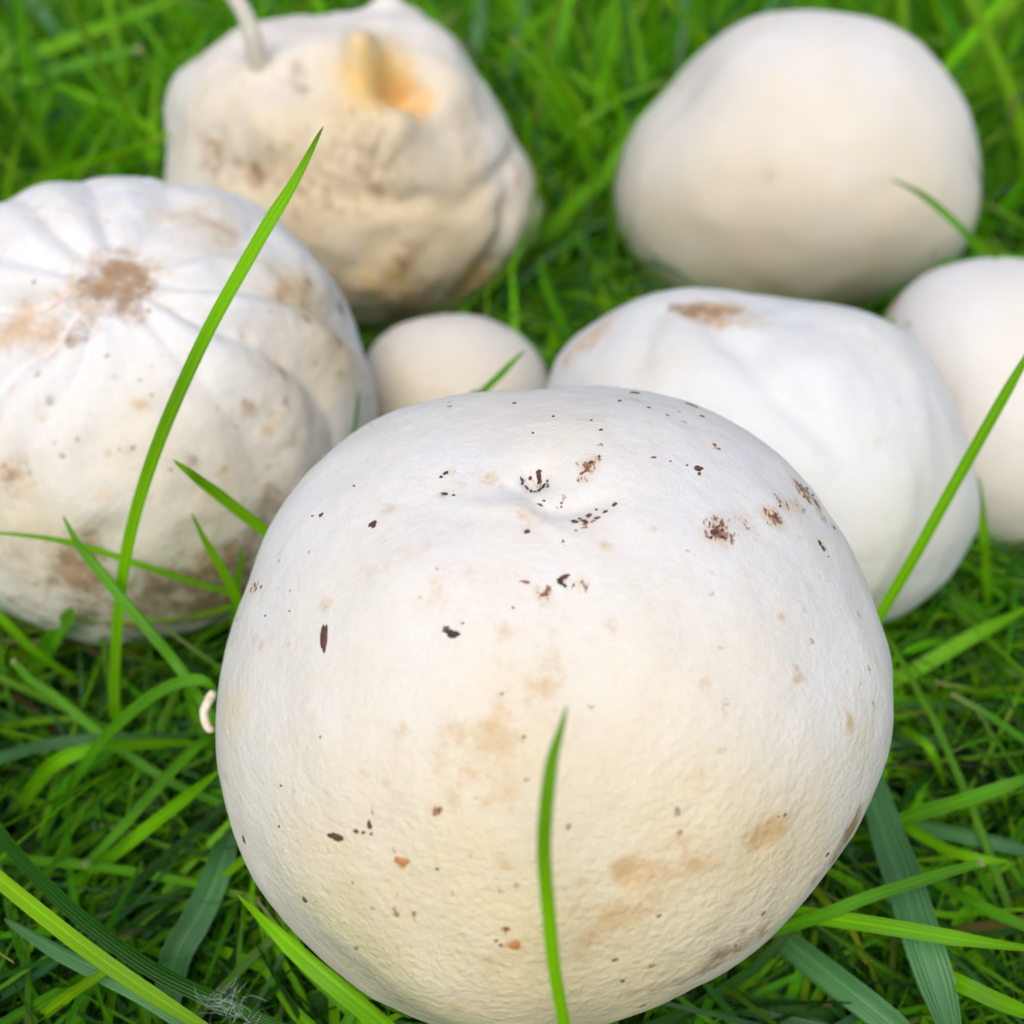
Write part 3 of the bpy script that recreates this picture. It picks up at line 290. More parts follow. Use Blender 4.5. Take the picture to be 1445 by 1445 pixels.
BLADES = [
 ["tall bright green grass blade leaning across the ribbed puffball",[[-0.0736,0.128,0.0023],[-0.0692,0.128,0.0252],[-0.0623,0.13,0.0504],[-0.0536,0.13,0.0712],[-0.0432,0.132,0.0902],[-0.0335,0.134,0.1048],[-0.0278,0.136,0.1127],[-0.0239,0.138,0.119]],2.3,"bright",0,0.25],
 ["straight grass blade crossing behind the foot of the tall leaning blade",[[-0.0228,0.0814,-0.002],[-0.0326,0.0932,0.0166],[-0.0425,0.105,0.0352],[-0.052,0.118,0.0375],[-0.0569,0.122,0.0423],[-0.0619,0.126,0.0463],[-0.067,0.13,0.0511],[-0.0697,0.132,0.0539],[-0.0717,0.134,0.0579]],2.3,"mid",0,0.3],
 ["thin horizontal grass blade lying across the ribbed puffball's dirty foot",[[-0.0358,0.1464,-0.002],[-0.0407,0.1442,0.0131],[-0.0456,0.142,0.0283],[-0.0492,0.141,0.0332],[-0.0559,0.139,0.0386],[-0.0628,0.137,0.0443],[-0.0709,0.136,0.0494],[-0.0774,0.134,0.0534],[-0.0889,0.133,0.0556]],1.1,"bright",0,0.1],
 ["short pointed grass blade between the ribbed puffball and the spotted puffball",[[-0.0237,0.1479,-0.002],[-0.0295,0.145,0.0186],[-0.0353,0.142,0.0392],[-0.0416,0.14,0.0495],[-0.0446,0.137,0.0567],[-0.0469,0.134,0.0633],[-0.0481,0.13,0.0695],[-0.0504,0.13,0.072]],1.9,"bright",0,0.2],
 ["small upright grass blade tip at the spotted puffball's shoulder, leaning against the ribbed one",[[-0.0471,0.1404,-0.002],[-0.0473,0.1387,0.014],[-0.0476,0.137,0.0301],[-0.0479,0.136,0.039],[-0.0487,0.135,0.0457],[-0.0499,0.134,0.0526],[-0.0507,0.133,0.0593]],1.5,"bright",0,0.2],
 ["tiny vertical grass blade tip touching the edge of the spotted puffball",[[-0.0531,0.1405,-0.002],[-0.0516,0.1397,0.013],[-0.05,0.139,0.028],[-0.0481,0.139,0.0369],[-0.0468,0.139,0.042],[-0.0457,0.139,0.0472]],1.2,"mid",0,0.2],
 ["arched grass blade bending over onto the spotted puffball's side",[[-0.0778,0.1093,0.004],[-0.0776,0.1138,0.008],[-0.0753,0.1146,0.014],[-0.0703,0.114,0.022],[-0.0644,0.1133,0.03],[-0.0577,0.1133,0.037],[-0.0525,0.1131,0.041],[-0.0485,0.1133,0.042],[-0.0466,0.1133,0.04],[-0.0465,0.1143,0.034]],1.8,"mid",0,0.2],
 ["straight grass blade slanting down under the arched one",[[-0.0372,0.1086,0.004],[-0.0486,0.1138,0.008],[-0.0593,0.1161,0.013],[-0.0707,0.1214,0.018],[-0.0794,0.1267,0.022],[-0.0847,0.1294,0.024],[-0.0885,0.1323,0.026]],2.0,"mid",1,0.15],
 ["bright grass blade pointing up at the spotted puffball's edge",[[-0.0808,0.0978,0.002],[-0.0734,0.0999,0.006],[-0.0654,0.1018,0.012],[-0.0574,0.1034,0.019],[-0.0501,0.1031,0.027],[-0.042,0.0984,0.04]],2.0,"bright",0,0.3],
 ["slim pale grass blade running beside the bright upward pointing one",[[-0.0411,0.1377,-0.002],[-0.0463,0.1288,0.009],[-0.0515,0.1198,0.02],[-0.0554,0.1138,0.021],[-0.0593,0.1075,0.02],[-0.0639,0.1015,0.018],[-0.0685,0.098,0.015]],1.6,"mid",1,0.2],
 ["broad dark green grass leaf sweeping down beside a yellow-green edge, silk caught on it",[[-0.1167,0.1371,-0.002],[-0.103,0.1222,0.016],[-0.0893,0.1073,0.034],[-0.079,0.0975,0.034],[-0.0716,0.0903,0.033],[-0.0636,0.0836,0.032],[-0.0557,0.0784,0.03],[-0.0472,0.0739,0.028],[-0.0383,0.0708,0.026],[-0.0288,0.0681,0.023],[-0.0158,0.066,0.016]],4.0,"dark",0,-0.35],
 ["long yellow-green grass blade lying along the broad dark leaf",[[-0.1094,0.1134,-0.002],[-0.0934,0.1006,0.0175],[-0.0774,0.0877,0.037],[-0.0698,0.0825,0.0365],[-0.0625,0.0776,0.036],[-0.0547,0.0727,0.035],[-0.0478,0.0691,0.033],[-0.039,0.0648,0.031],[-0.0274,0.0604,0.025]],2.0,"yellow",0,0.3],
 ["blue-green grass leaf with fine veins under the yellow-green blade",[[-0.0294,0.0671,-0.002],[-0.0328,0.0678,0.005],[-0.0362,0.0686,0.012],[-0.0439,0.0713,0.017],[-0.051,0.0744,0.02],[-0.057,0.0765,0.022],[-0.0636,0.0791,0.023],[-0.0704,0.0823,0.024],[-0.0734,0.0837,0.024]],2.9,"glauc",0,0.1],
 ["soft blurred broad grass blade beneath the spotted puffball",[[0.0075,0.0519,-0.002],[0.0004,0.0531,0.019],[-0.0067,0.0542,0.04],[-0.0128,0.0562,0.048],[-0.0181,0.0585,0.053],[-0.023,0.0616,0.055],[-0.0275,0.0654,0.055],[-0.0324,0.0703,0.053]],2.5,"bright",0,0.1],
 ["single upright grass blade standing in front of the spotted puffball",[[0.0147,0.0496,-0.002],[0.0117,0.0498,0.0214],[0.0087,0.05,0.0448],[0.0066,0.051,0.0529],[0.0053,0.052,0.0603],[0.0041,0.053,0.0698],[0.0034,0.054,0.0783],[0.0029,0.0555,0.0851],[0.0031,0.0575,0.0897],[0.0036,0.06,0.0924],[0.0043,0.062,0.0938],[0.0049,0.064,0.0947]],1.25,"bright",0,0.25],
 ["slender curved grass blade rising beside the smooth grey-white puffball",[[0.0593,0.1321,-0.002],[0.0609,0.1326,0.0139],[0.0625,0.133,0.0298],[0.0638,0.134,0.0361],[0.0673,0.136,0.0472],[0.0707,0.138,0.0593],[0.0738,0.14,0.0692],[0.0764,0.142,0.0762],[0.0788,0.144,0.0816],[0.0812,0.146,0.0866]],1.7,"bright",0,0.3],
 ["tiny grass tip poking up before the small round puffball",[[-0.0372,0.1599,-0.002],[-0.0234,0.1649,0.0255],[-0.0096,0.17,0.0531],[-0.0056,0.172,0.056],[-0.0023,0.173,0.059],[0.0003,0.174,0.0615],[0.0024,0.175,0.0633]],1.2,"mid",0,0.2],
 ["broad blue-green grass leaf with a pale midrib beside the spotted puffball",[[0.0618,0.1336,-0.002],[0.0615,0.1282,0.005],[0.0612,0.1229,0.012],[0.0604,0.1096,0.016],[0.0592,0.0982,0.02],[0.0588,0.0885,0.022],[0.0589,0.0812,0.022],[0.0599,0.0759,0.02],[0.0615,0.0708,0.016],[0.0646,0.0665,0.008]],5.4,"glauc",0,0.05],
 ["cut grass blade with dry white tip crossing the broad blue-green leaf",[[0.0314,0.0879,-0.002],[0.0346,0.0866,0.0075],[0.0379,0.0853,0.017],[0.0438,0.0839,0.024],[0.0503,0.0846,0.028],[0.0573,0.0859,0.03],[0.063,0.0872,0.031],[0.0678,0.0885,0.031]],1.6,"mid",1,0.3],
 ["long bright grass blade lying over the broad blue-green leaf",[[0.0415,0.0948,-0.002],[0.0417,0.092,0.007],[0.042,0.0892,0.016],[0.0424,0.0856,0.022],[0.0501,0.0819,0.026],[0.0579,0.0792,0.028],[0.0653,0.0779,0.028],[0.0765,0.0775,0.026]],2.1,"bright",0,0.25],
 ["pale grass blade slanting up to the right behind the broad blue-green leaf",[[0.0602,0.1085,-0.002],[0.0614,0.1075,0.005],[0.0626,0.1065,0.012],[0.065,0.1052,0.018],[0.0701,0.1047,0.022],[0.0758,0.1045,0.026],[0.081,0.1053,0.028],[0.0899,0.107,0.03]],2.1,"mid",0,0.1],
 ["yellow-green grass blade with rounded tip lying right of the broad blue-green leaf",[[0.0638,0.1172,-0.002],[0.0644,0.1141,0.004],[0.0651,0.111,0.01],[0.0665,0.1052,0.014],[0.0694,0.0989,0.018],[0.0735,0.096,0.02],[0.0775,0.0956,0.02]],1.7,"bright",0,0.2],
 ["dark blue-green grass leaf lying among the blades beside the spotted puffball",[[0.0581,0.1163,-0.002],[0.0609,0.1143,0.003],[0.0637,0.1123,0.008],[0.0697,0.1088,0.01],[0.0765,0.1054,0.012],[0.0849,0.1028,0.012],[0.0951,0.1001,0.01]],2.6,"glauc",0,0.0],
 ["blue-green grass leaf lying in shade below the spotted puffball",[[0.0401,0.0962,-0.002],[0.041,0.0943,0.002],[0.0419,0.0923,0.006],[0.0455,0.0854,0.01],[0.0493,0.0799,0.012],[0.0531,0.0762,0.012],[0.0582,0.0725,0.01],[0.0659,0.0691,0.004]],4.2,"glauc",0,0.1],
 ["bright grass blade slanting down past the end of the broad blue-green leaf",[[0.0624,0.0906,-0.002],[0.0623,0.0889,0.003],[0.0623,0.0871,0.008],[0.062,0.0772,0.02],[0.0655,0.0734,0.022],[0.0714,0.0719,0.02],[0.082,0.0712,0.014]],2.2,"bright",0,0.25],
 ["yellowish grass blade slanting across behind the white-tipped one",[[0.0622,0.107,-0.002],[0.0637,0.1033,0.005],[0.0653,0.0995,0.012],[0.0682,0.0933,0.016],[0.0708,0.0877,0.02],[0.075,0.0834,0.022],[0.0824,0.0789,0.022]],1.7,"mid",0,0.2],
 ["blurred upright grass blade before the pale round puffball",[[0.1021,0.165,0.0013],[0.099,0.165,0.0118],[0.0964,0.166,0.0209],[0.0937,0.167,0.0295],[0.0906,0.168,0.0391]],1.6,"bright",0,0.1],
 ["faint blurred grass blade resting on the large smooth puffball",[[0.1351,0.2516,-0.002],[0.1266,0.2483,0.0201],[0.1182,0.245,0.0423],[0.1098,0.243,0.0518],[0.1038,0.242,0.0573],[0.0944,0.241,0.0643],[0.0862,0.241,0.0682]],1.7,"mid",0,0.1],
 ["curved pale-striped grass blade arching left of the spotted puffball",[[-0.0887,0.1155,-0.002],[-0.0878,0.1153,0.002],[-0.0868,0.1152,0.006],[-0.0815,0.1154,0.014],[-0.0762,0.115,0.02],[-0.0706,0.1159,0.022],[-0.0645,0.1184,0.02],[-0.0588,0.1218,0.016],[-0.0519,0.1258,0.01]],2.3,"bright",0,0.0],
 ["blue-green grass blade lying level above the curved pale-striped one",[[-0.1084,0.1183,-0.002],[-0.1025,0.1182,0.006],[-0.0966,0.118,0.014],[-0.0888,0.1186,0.016],[-0.0812,0.1197,0.018],[-0.073,0.1209,0.018],[-0.0654,0.1229,0.016],[-0.0556,0.1268,0.012]],2.0,"glauc",0,0.1],
 ["stubby broad grass tip standing below the ribbed puffball",[[-0.0968,0.1466,0.004],[-0.0912,0.146,0.012],[-0.0834,0.1411,0.024],[-0.0754,0.1341,0.036]],3.4,"mid",1,0.2],
 ["slim grass blade slanting down across the stubby broad tip's base",[[-0.1112,0.1479,-0.002],[-0.1047,0.145,0.016],[-0.0981,0.142,0.034],[-0.093,0.1405,0.028],[-0.0895,0.1404,0.02],[-0.0861,0.1418,0.012],[-0.0824,0.1427,0.006]],1.5,"bright",0,0.2],
 ["light green grass blade slanting up to the right below the smooth grey-white puffball",[[0.0702,0.1439,-0.002],[0.0719,0.1439,0.002],[0.0737,0.144,0.006],[0.08,0.145,0.01],[0.0881,0.1479,0.014],[0.0956,0.1511,0.016],[0.1059,0.1566,0.016]],2.6,"bright",0,0.1],
 ["kinked yellow-green grass blade lying right of the spotted puffball",[[0.0713,0.1377,-0.002],[0.0714,0.1353,0.003],[0.0714,0.133,0.008],[0.0715,0.1253,0.014],[0.0728,0.1206,0.016],[0.0752,0.1191,0.012],[0.0787,0.1196,0.004]],1.5,"bright",0,0.2],
 ["bright grass blade with a pale cut end beneath the broad dark leaf",[[-0.0752,0.0763,0.004],[-0.0676,0.0762,0.012],[-0.0612,0.0754,0.02],[-0.0556,0.0749,0.026]],1.4,"yellow",1,0.2],
 ["wide dull blue-green leaf in shade left of the spotted puffball",[[-0.055,0.0783,-0.002],[-0.053,0.0816,0.005],[-0.051,0.0849,0.012],[-0.0488,0.089,0.014],[-0.0471,0.0945,0.015],[-0.0465,0.1021,0.014],[-0.0471,0.111,0.01]],4.2,"glauc",0,0.1],
 ["broad blurred bright blade slanting up behind the ribbed puffball",[[-0.2111,0.3351,-0.002],[-0.195,0.3476,0.0234],[-0.1789,0.36,0.0488],[-0.1679,0.37,0.0518],[-0.1568,0.38,0.0532],[-0.1424,0.39,0.0564],[-0.1275,0.4,0.0597],[-0.1092,0.41,0.0646]],4.2,"bright",0,0.1],
 ["pale blurred grass blade below the broad slanting one behind the ribbed puffball",[[-0.199,0.3135,-0.002],[-0.1829,0.3267,0.0235],[-0.1667,0.34,0.0491],[-0.1563,0.35,0.0517],[-0.1437,0.355,0.0549],[-0.1313,0.36,0.0568],[-0.1187,0.365,0.0583]],4.0,"mid",1,0.1],
 ["blue-green blurred blade tip in the lawn behind the torn puffball's strand",[[-0.2024,0.4594,-0.002],[-0.1892,0.4397,0.033],[-0.1759,0.42,0.0679],[-0.1682,0.41,0.0611],[-0.163,0.405,0.056],[-0.1571,0.4,0.051]],5.0,"glauc",0,0.0],
 ["curved yellow-green blurred blade behind the ribbed puffball",[[-0.1821,0.3153,-0.002],[-0.1702,0.3226,0.0274],[-0.1584,0.33,0.0569],[-0.152,0.335,0.0631],[-0.1472,0.34,0.0676],[-0.1422,0.345,0.071]],3.0,"yellow",0,0.2],
 ["upright blurred broad blade behind the large smooth puffball, beside its tall slope",[[0.0309,0.3998,-0.002],[0.0312,0.3999,0.0049],[0.0315,0.4,0.0118],[0.033,0.402,0.0269],[0.0344,0.404,0.0401],[0.0359,0.406,0.0516],[0.0379,0.41,0.0646]],4.6,"bright",0,0.1],
 ["upright blurred blade behind the large smooth puffball's far side",[[0.1797,0.4,0.0009],[0.1728,0.402,0.0243],[0.1677,0.404,0.0413],[0.1647,0.406,0.0528],[0.163,0.41,0.0658]],4.2,"bright",0,0.1],
 ["leaning blurred bright blade beyond the large smooth puffball",[[0.1864,0.4205,-0.002],[0.1863,0.4203,0.0037],[0.1861,0.42,0.0095],[0.1848,0.42,0.0284],[0.1877,0.425,0.0397],[0.1902,0.43,0.0533]],5.0,"bright",0,0.1],
 ["blue-green blurred blade rising between the torn and the large smooth puffball",[[-0.0204,0.3911,-0.002],[-0.0181,0.3956,0.0178],[-0.0158,0.4,0.0377],[-0.0137,0.405,0.0459],[-0.0117,0.41,0.0517],[-0.0112,0.415,0.0586],[-0.0127,0.42,0.0655]],4.4,"glauc",0,0.0],
 ["faint yellow-green blade in the dark gap behind the small puffball",[[0.0183,0.2628,-0.002],[0.0166,0.2624,0.0066],[0.015,0.262,0.0152],[0.0113,0.262,0.0239],[0.0086,0.263,0.0308],[0.0074,0.265,0.037]],2.4,"mid",0,0.1],
]
EXTRA = {"strand":[[-0.0611,0.279,0.0795],[-0.0624,0.2772,0.0822],[-0.0622,0.2755,0.0879],[-0.063,0.2755,0.0924],[-0.0641,0.2755,0.0956],[-0.0659,0.2755,0.0984],[-0.068,0.2755,0.1018]],"shard":[[-0.0456,0.109,0.0429],[-0.0459,0.106,0.0397]],"silk":[[-0.0424,0.0709,0.027],[-0.0347,0.0684,0.025],[-0.038,0.07,0.027]]}

# ---------------------------------------------------------------- helpers
def mesh_np(name, V, F, smooth=True):
    """V (n,3), F (m,4) or (m,3) -> mesh data"""
    me = bpy.data.meshes.new(name)
    F = np.asarray(F, np.int32); k = F.shape[1]
    me.vertices.add(len(V)); me.vertices.foreach_set('co', np.asarray(V, np.float32).ravel())
    me.loops.add(F.size); me.loops.foreach_set('vertex_index', F.ravel())
    me.polygons.add(len(F))
    me.polygons.foreach_set('loop_start', np.arange(0, F.size, k, dtype=np.int32))
    me.polygons.foreach_set('use_smooth', np.full(len(F), smooth))
    me.update(calc_edges=True); me.validate()
    return me

def attr(me, name, data, kind='FLOAT_COLOR'):
    a = me.attributes.new(name, kind, 'POINT')
    key = {'FLOAT_COLOR': 'color', 'FLOAT_VECTOR': 'vector', 'FLOAT': 'value'}[kind]
    a.data.foreach_set(key, np.asarray(data, np.float32).ravel())

def link(name, me, mat, parent=None):
    o = bpy.data.objects.new(name, me); col.objects.link(o)
    if mat and not me.materials: me.materials.append(mat)
    if parent: o.parent = parent                   # part vertices are local to the thing
    return o

def tag(o, label, cat, group=None):
    o['label'] = label; o['category'] = cat
    if group: o['group'] = group
    return o

class NT:
    """small node-tree writer"""
    def __init__(s, name):
        s.m = bpy.data.materials.new(name); s.m.use_nodes = True
        s.t = s.m.node_tree; s.b = s.t.nodes['Principled BSDF']; s.out = s.t.nodes['Material Output']
    def n(s, kind, **kw):
        x = s.t.nodes.new('ShaderNode' + kind)
        for k, v in kw.items():
            setattr(x, k, v)
        return x
    def set(s, sock, v):
        if hasattr(v, 'is_output') or isinstance(v, bpy.types.NodeSocket): s.t.links.new(v, sock)
        else: sock.default_value = v
    def attr(s, name): return s.n('Attribute', attribute_name=name)
    def obj(s): return s.n('TexCoord').outputs['Object']
    def mapping(s, v, scale, rot=(0, 0, 0)):
        x = s.n('Mapping'); s.set(x.inputs['Vector'], v); x.inputs['Scale'].default_value = scale; x.inputs['Rotation'].default_value = rot
        return x.outputs[0]
    def noise(s, v, scale, detail=3, rough=.55, dist=0):
        x = s.n('TexNoise'); s.set(x.inputs['Vector'], v)
        x.inputs['Scale'].default_value = scale; x.inputs['Detail'].default_value = detail
        x.inputs['Roughness'].default_value = rough; x.inputs['Distortion'].default_value = dist
        return x.outputs['Fac']
    def math(s, op, a, b=0.0, c=0.0, clamp=False):
        x = s.n('Math', operation=op, use_clamp=clamp)
        for i, v in enumerate((a, b, c)): s.set(x.inputs[i], v)
        return x.outputs[0]
    def ramp(s, v, a, b, lo=0.0, hi=1.0):
        x = s.n('MapRange', interpolation_type='SMOOTHSTEP')
        for i, q in enumerate((v, a, b, lo, hi)): s.set(x.inputs[i], q)
        return x.outputs[0]
    def mix(s, f, a, b, mode='MIX'):
        x = s.n('Mix', data_type='RGBA', blend_type=mode)
        s.set(x.inputs[0], f); s.set(x.inputs[6], a); s.set(x.inputs[7], b)
        return x.outputs[2]
    def bump(s, h, dist, strength=1.0, prev=None):
        x = s.n('Bump'); s.set(x.inputs['Height'], h); x.inputs['Distance'].default_value = dist; x.inputs['Strength'].default_value = strength
        if prev: s.set(x.inputs['Normal'], prev)
        return x.outputs[0]

def rgb(r, g, b): return (r, g, b, 1)

# ---------------------------------------------------------------- materials
SSS = 0.0
def puff_material(name, white=(.745, .73, .715), cream=(.70, .585, .37), speck=1.0, pebble=1.0, seed=0.0, tanc=(.58, .36, .16)):
    t = NT(name); P = t.mapping(t.obj(), (1, 1, 1)); 
    mp = t.n('Mapping'); t.set(mp.inputs[0], t.obj()); mp.inputs['Location'].default_value = (seed, seed * .7, -seed); P = mp.outputs[0]
    A = t.attr('stain'); sep = t.n('SeparateColor'); t.set(sep.inputs[0], A.outputs['Color'])
    rust, tan, dirt = sep.outputs; warm = A.outputs['Alpha']
    broad = t.noise(P, 38, 4, .6)
    mid = t.noise(P, 190, 4, .6)
    fine = t.noise(P, 900, 3, .6)
    c = t.mix(t.ramp(broad, .35, .75, 0, .3), rgb(*white), rgb(*cream))
    w = t.math('MULTIPLY', warm, t.ramp(broad, .2, .8, .75, 1.25), clamp=True)
    c = t.mix(w, c, rgb(cream[0], cream[1] * .96, cream[2] * .82))
    # tan watery stains with uneven, slightly granular edges
    tn = t.math('MULTIPLY_ADD', t.math('SUBTRACT', t.noise(P, 300, 6, .72), .5), 2.2, tan)
    tn = t.math('MULTIPLY', t.ramp(tn, .12, .95), t.ramp(tan, .02, .3))
    c = t.mix(t.math('MULTIPLY', tn, .8), c, rgb(*tanc))
    # dirt
    dn = t.math('MULTIPLY_ADD', t.math('SUBTRACT', t.noise(P, 330, 5, .7), .5), 1.9, dirt)
    dn = t.math('MULTIPLY', t.ramp(dn, .2, 1.0), t.ramp(dirt, .03, .3))
    c = t.mix(t.math('MULTIPLY', dn, .88), c, t.mix(mid, rgb(.37, .20, .075), rgb(.18, .095, .04)))
    # rusty scuffs: short dark streaks
    st = t.mapping(P, (1700, 700, 1500), (.3, .6, .7))
    rn = t.math('MULTIPLY_ADD', t.math('SUBTRACT', t.noise(st, 1, 3, .6), .5), 2.4, rust)
    halo = t.math('MULTIPLY', t.ramp(t.math('MULTIPLY_ADD', t.math('SUBTRACT', mid, .5), 1.0, rust), .2, .9), .5)
    c = t.mix(halo, c, rgb(.62, .40, .20))
    rm = t.math('MULTIPLY', t.ramp(rn, .66, .92), t.ramp(rust, .08, .3))
    c = t.mix(t.math('MULTIPLY', rm, .93), c, t.mix(t.ramp(fine, .35, .65), rgb(.085, .028, .016), rgb(.30, .12, .045)))
    # sparse specks of soil all over
    vo = t.n('TexVoronoi', feature='F1'); t.set(vo.inputs['Vector'], P); vo.inputs['Scale'].default_value = 420; vo.inputs['Randomness'].default_value = 1
    cs = t.n('SeparateColor'); t.set(cs.inputs[0], vo.outputs['Color'])
    keep = t.ramp(t.math('MULTIPLY', cs.outputs[0], t.ramp(t.noise(P, 60, 3), .36, .66)), .52, .60)
    rad = t.math('MULTIPLY_ADD', cs.outputs[1], .13, .05)
    dist = t.math('ADD', vo.outputs['Distance'], t.math('MULTIPLY', t.math('SUBTRACT', t.noise(P, 1500, 3, .7), .5), .9))
    sp = t.math('MULTIPLY', t.math('SUBTRACT', 1.0, t.ramp(dist, rad, t.math('ADD', rad, .06))), keep)
    c = t.mix(t.math('MULTIPLY', sp, .75 * speck), c, t.mix(cs.outputs[2], rgb(.16, .07, .03), rgb(.50, .30, .13)))
    # grain of the skin
    c = t.mix(t.ramp(fine, .3, .75, .0, .16), c, rgb(.62, .52, .37))
    t.set(t.b.inputs['Base Color'], c)
    t.set(t.b.inputs['Roughness'], t.ramp(mid, .2, .8, .55, .75))
    t.b.inputs['Specular IOR Level'].default_value = .35
    t.b.inputs['Subsurface Weight'].default_value = SSS
    t.b.inputs['Subsurface Radius'].default_value = (1, .75, .5)
    t.b.inputs['Subsurface Scale'].default_value = .0022
    low = t.math('MULTIPLY_ADD', warm, .9, .35)
    pv = t.n('TexVoronoi', feature='F1'); t.set(pv.inputs['Vector'], t.mapping(P, (1, 1, 1.5))); pv.inputs['Scale'].default_value = 640
    h = t.math('ADD', t.math('MULTIPLY', t.noise(P, 1000, 3, .6, .4), .9), t.math('MULTIPLY', pv.outputs['Distance'], -.35))
    nb = t.bump(t.math('MULTIPLY', h, low), .00030 * pebble, 1)
    nb = t.bump(t.noise(P, 2600, 2, .6), .00006, 1, nb)
    t.set(t.b.inputs['Normal'], nb)
    return t.m

def grass_material():
    t = NT('grass leaf')
    A = t.attr('tint'); S = t.attr('st'); sp = t.n('SeparateXYZ'); t.set(sp.inputs[0], S.outputs['Vector'])
    s, tt, sd = sp.outputs
    # parallel veins along the leaf
    fr = t.math('SINE', t.math('MULTIPLY', s, 26.0))
    wav = t.n('CombineXYZ'); t.set(wav.inputs[0], t.math('MULTIPLY', s, 9.0)); t.set(wav.inputs[1], t.math('MULTIPLY', tt, 2.2)); t.set(wav.inputs[2], t.math('MULTIPLY', sd, 91.0))
    ns = t.noise(wav.outputs[0], 1, 4, .6)
    v = t.math('MULTIPLY_ADD', fr, .10, t.ramp(ns, .2, .8, .75, 1.25))
    mid = t.math('SUBTRACT', 1.0, t.ramp(t.math('ABSOLUTE', s), .03, .16))
    v = t.math('MULTIPLY_ADD', mid, .30, v)
    x = t.n('VectorMath', operation='SCALE'); t.set(x.inputs[0], A.outputs['Color']); t.set(x.inputs['Scale'], v)
    c = x.outputs[0]
    bl = t.noise(wav.outputs[0], 3.1, 2)
    c = t.mix(t.ramp(bl, .68, .8, 0, .25), c, rgb(.20, .17, .05))
    t.set(t.b.inputs['Base Color'], c)
    t.b.inputs['Roughness'].default_value = .42
    t.b.inputs['Specular IOR Level'].default_value = .40
    nb = t.bump(fr, .00006, .8); t.set(t.b.inputs['Normal'], nb)
    tr = t.n('BsdfTranslucent'); y = t.n('VectorMath', operation='MULTIPLY'); t.set(y.inputs[0], c); y.inputs[1].default_value = (1.5, 1.35, .4)
    t.set(tr.inputs['Color'], y.outputs[0])
    mx = t.n('MixShader'); mx.inputs[0].default_value = .40
    t.t.links.new(t.b.outputs[0], mx.inputs[1]); t.t.links.new(tr.outputs[0], mx.inputs[2])
    t.t.links.new(mx.outputs[0], t.out.inputs['Surface'])
    return t.m

def soil_material():
    t = NT('soil and thatch'); P = t.obj()
    n1 = t.noise(P, 60, 5, .65); n2 = t.noise(P, 400, 4, .6)
    c = t.mix(t.ramp(n1, .35, .7), rgb(.030, .024, .014), rgb(.035, .050, .012))
    c = t.mix(t.ramp(n2, .55, .8, 0, .5), c, rgb(.11, .085, .04))
    t.set(t.b.inputs['Base Color'], c); t.b.inputs['Roughness'].default_value = .95
    t.set(t.b.inputs['Normal'], t.bump(t.math('ADD', n1, n2), .003, 1))
    return t.m

def plain(name, c, rough=.7, sub=0, noise_scale=900, c2=None):
    t = NT(name); P = t.obj(); n = t.noise(P, noise_scale, 4, .6)
    t.set(t.b.inputs['Base Color'], t.mix(t.ramp(n, .3, .7), rgb(*c), rgb(*(c2 or [q * .6 for q in c]))))
    t.b.inputs['Roughness'].default_value = rough
    t.set(t.b.inputs['Normal'], t.bump(n, .00012, .8))
    return t.m

M_GRASS = grass_material(); M_SOIL = soil_material()
M_FLAKE = [plain('black-brown scab', (.045, .022, .016), .8, c2=(.10, .05, .03)), plain('red-brown scab', (.13, .05, .035), .75, c2=(.07, .025, .018)),
           plain('rust scab', (.32, .13, .045), .8, c2=(.16, .06, .025)), plain('olive grey scab', (.13, .11, .065), .8, c2=(.05, .04, .025)), plain('orange scab', (.55, .25, .075), .7, c2=(.45, .19, .06))]

# ---------------------------------------------------------------- ground
gx = np.concatenate((-np.geomspace(150, .6, 14), np.linspace(-.55, .55, 60), np.geomspace(.6, 150, 14)))
GX, GY = np.meshgrid(gx, gx + .25, indexing='ij')
pp = np.stack((GX.ravel(), GY.ravel(), np.zeros(GX.size)), -1)
pp[:, 2] = -.004 + .0018 * fbm(pp * 28, 3, 5) * (np.abs(pp[:, 0]) < .6) - .0
k = np.arange(GX.size).reshape(GX.shape)
q = np.stack((k[:-1, :-1], k[1:, :-1], k[1:, 1:], k[:-1, 1:]), -1).reshape(-1, 4)
ground = link('ground', mesh_np('ground', pp, q), M_SOIL); ground['kind'] = 'structure'

# ---------------------------------------------------------------- puffballs
RES = {'front': 210, 'left': 110, 'backleft': 110, 'backright': 80, 'midright': 100, 'farright': 64, 'small': 60}
LABELS = {'front': 'large cream-white puffball freckled with dark scabs and rusty scuffs',
          'left': 'big white puffball ribbed like a pumpkin with a brown patch on top',
          'backleft': 'lumpy torn puffball with an orange-yellow hole and a root strand',
          'backright': 'large smooth nearly spotless cream puffball with a sloping shoulder',
          'midright': 'smooth grey-white puffball with a brown scar on its pleated top',
          'farright': 'pale round puffball tucked behind the smooth grey-white one',
          'small': 'small smooth beige puffball in the gap between the big ones'}
MATS = {'front': puff_material('skin spotted'),
        'left': puff_material('skin ribbed', (.745, .735, .725), (.66, .55, .37), .9, .7, 3.1),
        'backleft': puff_material('skin torn', (.72, .69, .645), (.66, .53, .34), .6, .8, 5.7, (.78, .46, .10)),
        'backright': puff_material('skin smooth', (.715, .69, .66), (.66, .575, .44), .15, .4, 8.3),
        'midright': puff_material('skin grey white', (.705, .705, .69), (.65, .61, .50), .3, .4, 1.9),
        'farright': puff_material('skin pale', (.74, .72, .695), (.68, .60, .48), .1, .4, 2.4),
        'small': puff_material('skin beige', (.69, .66, .62), (.63, .55, .42), .1, .4, 4.4)}
PUFF = {}
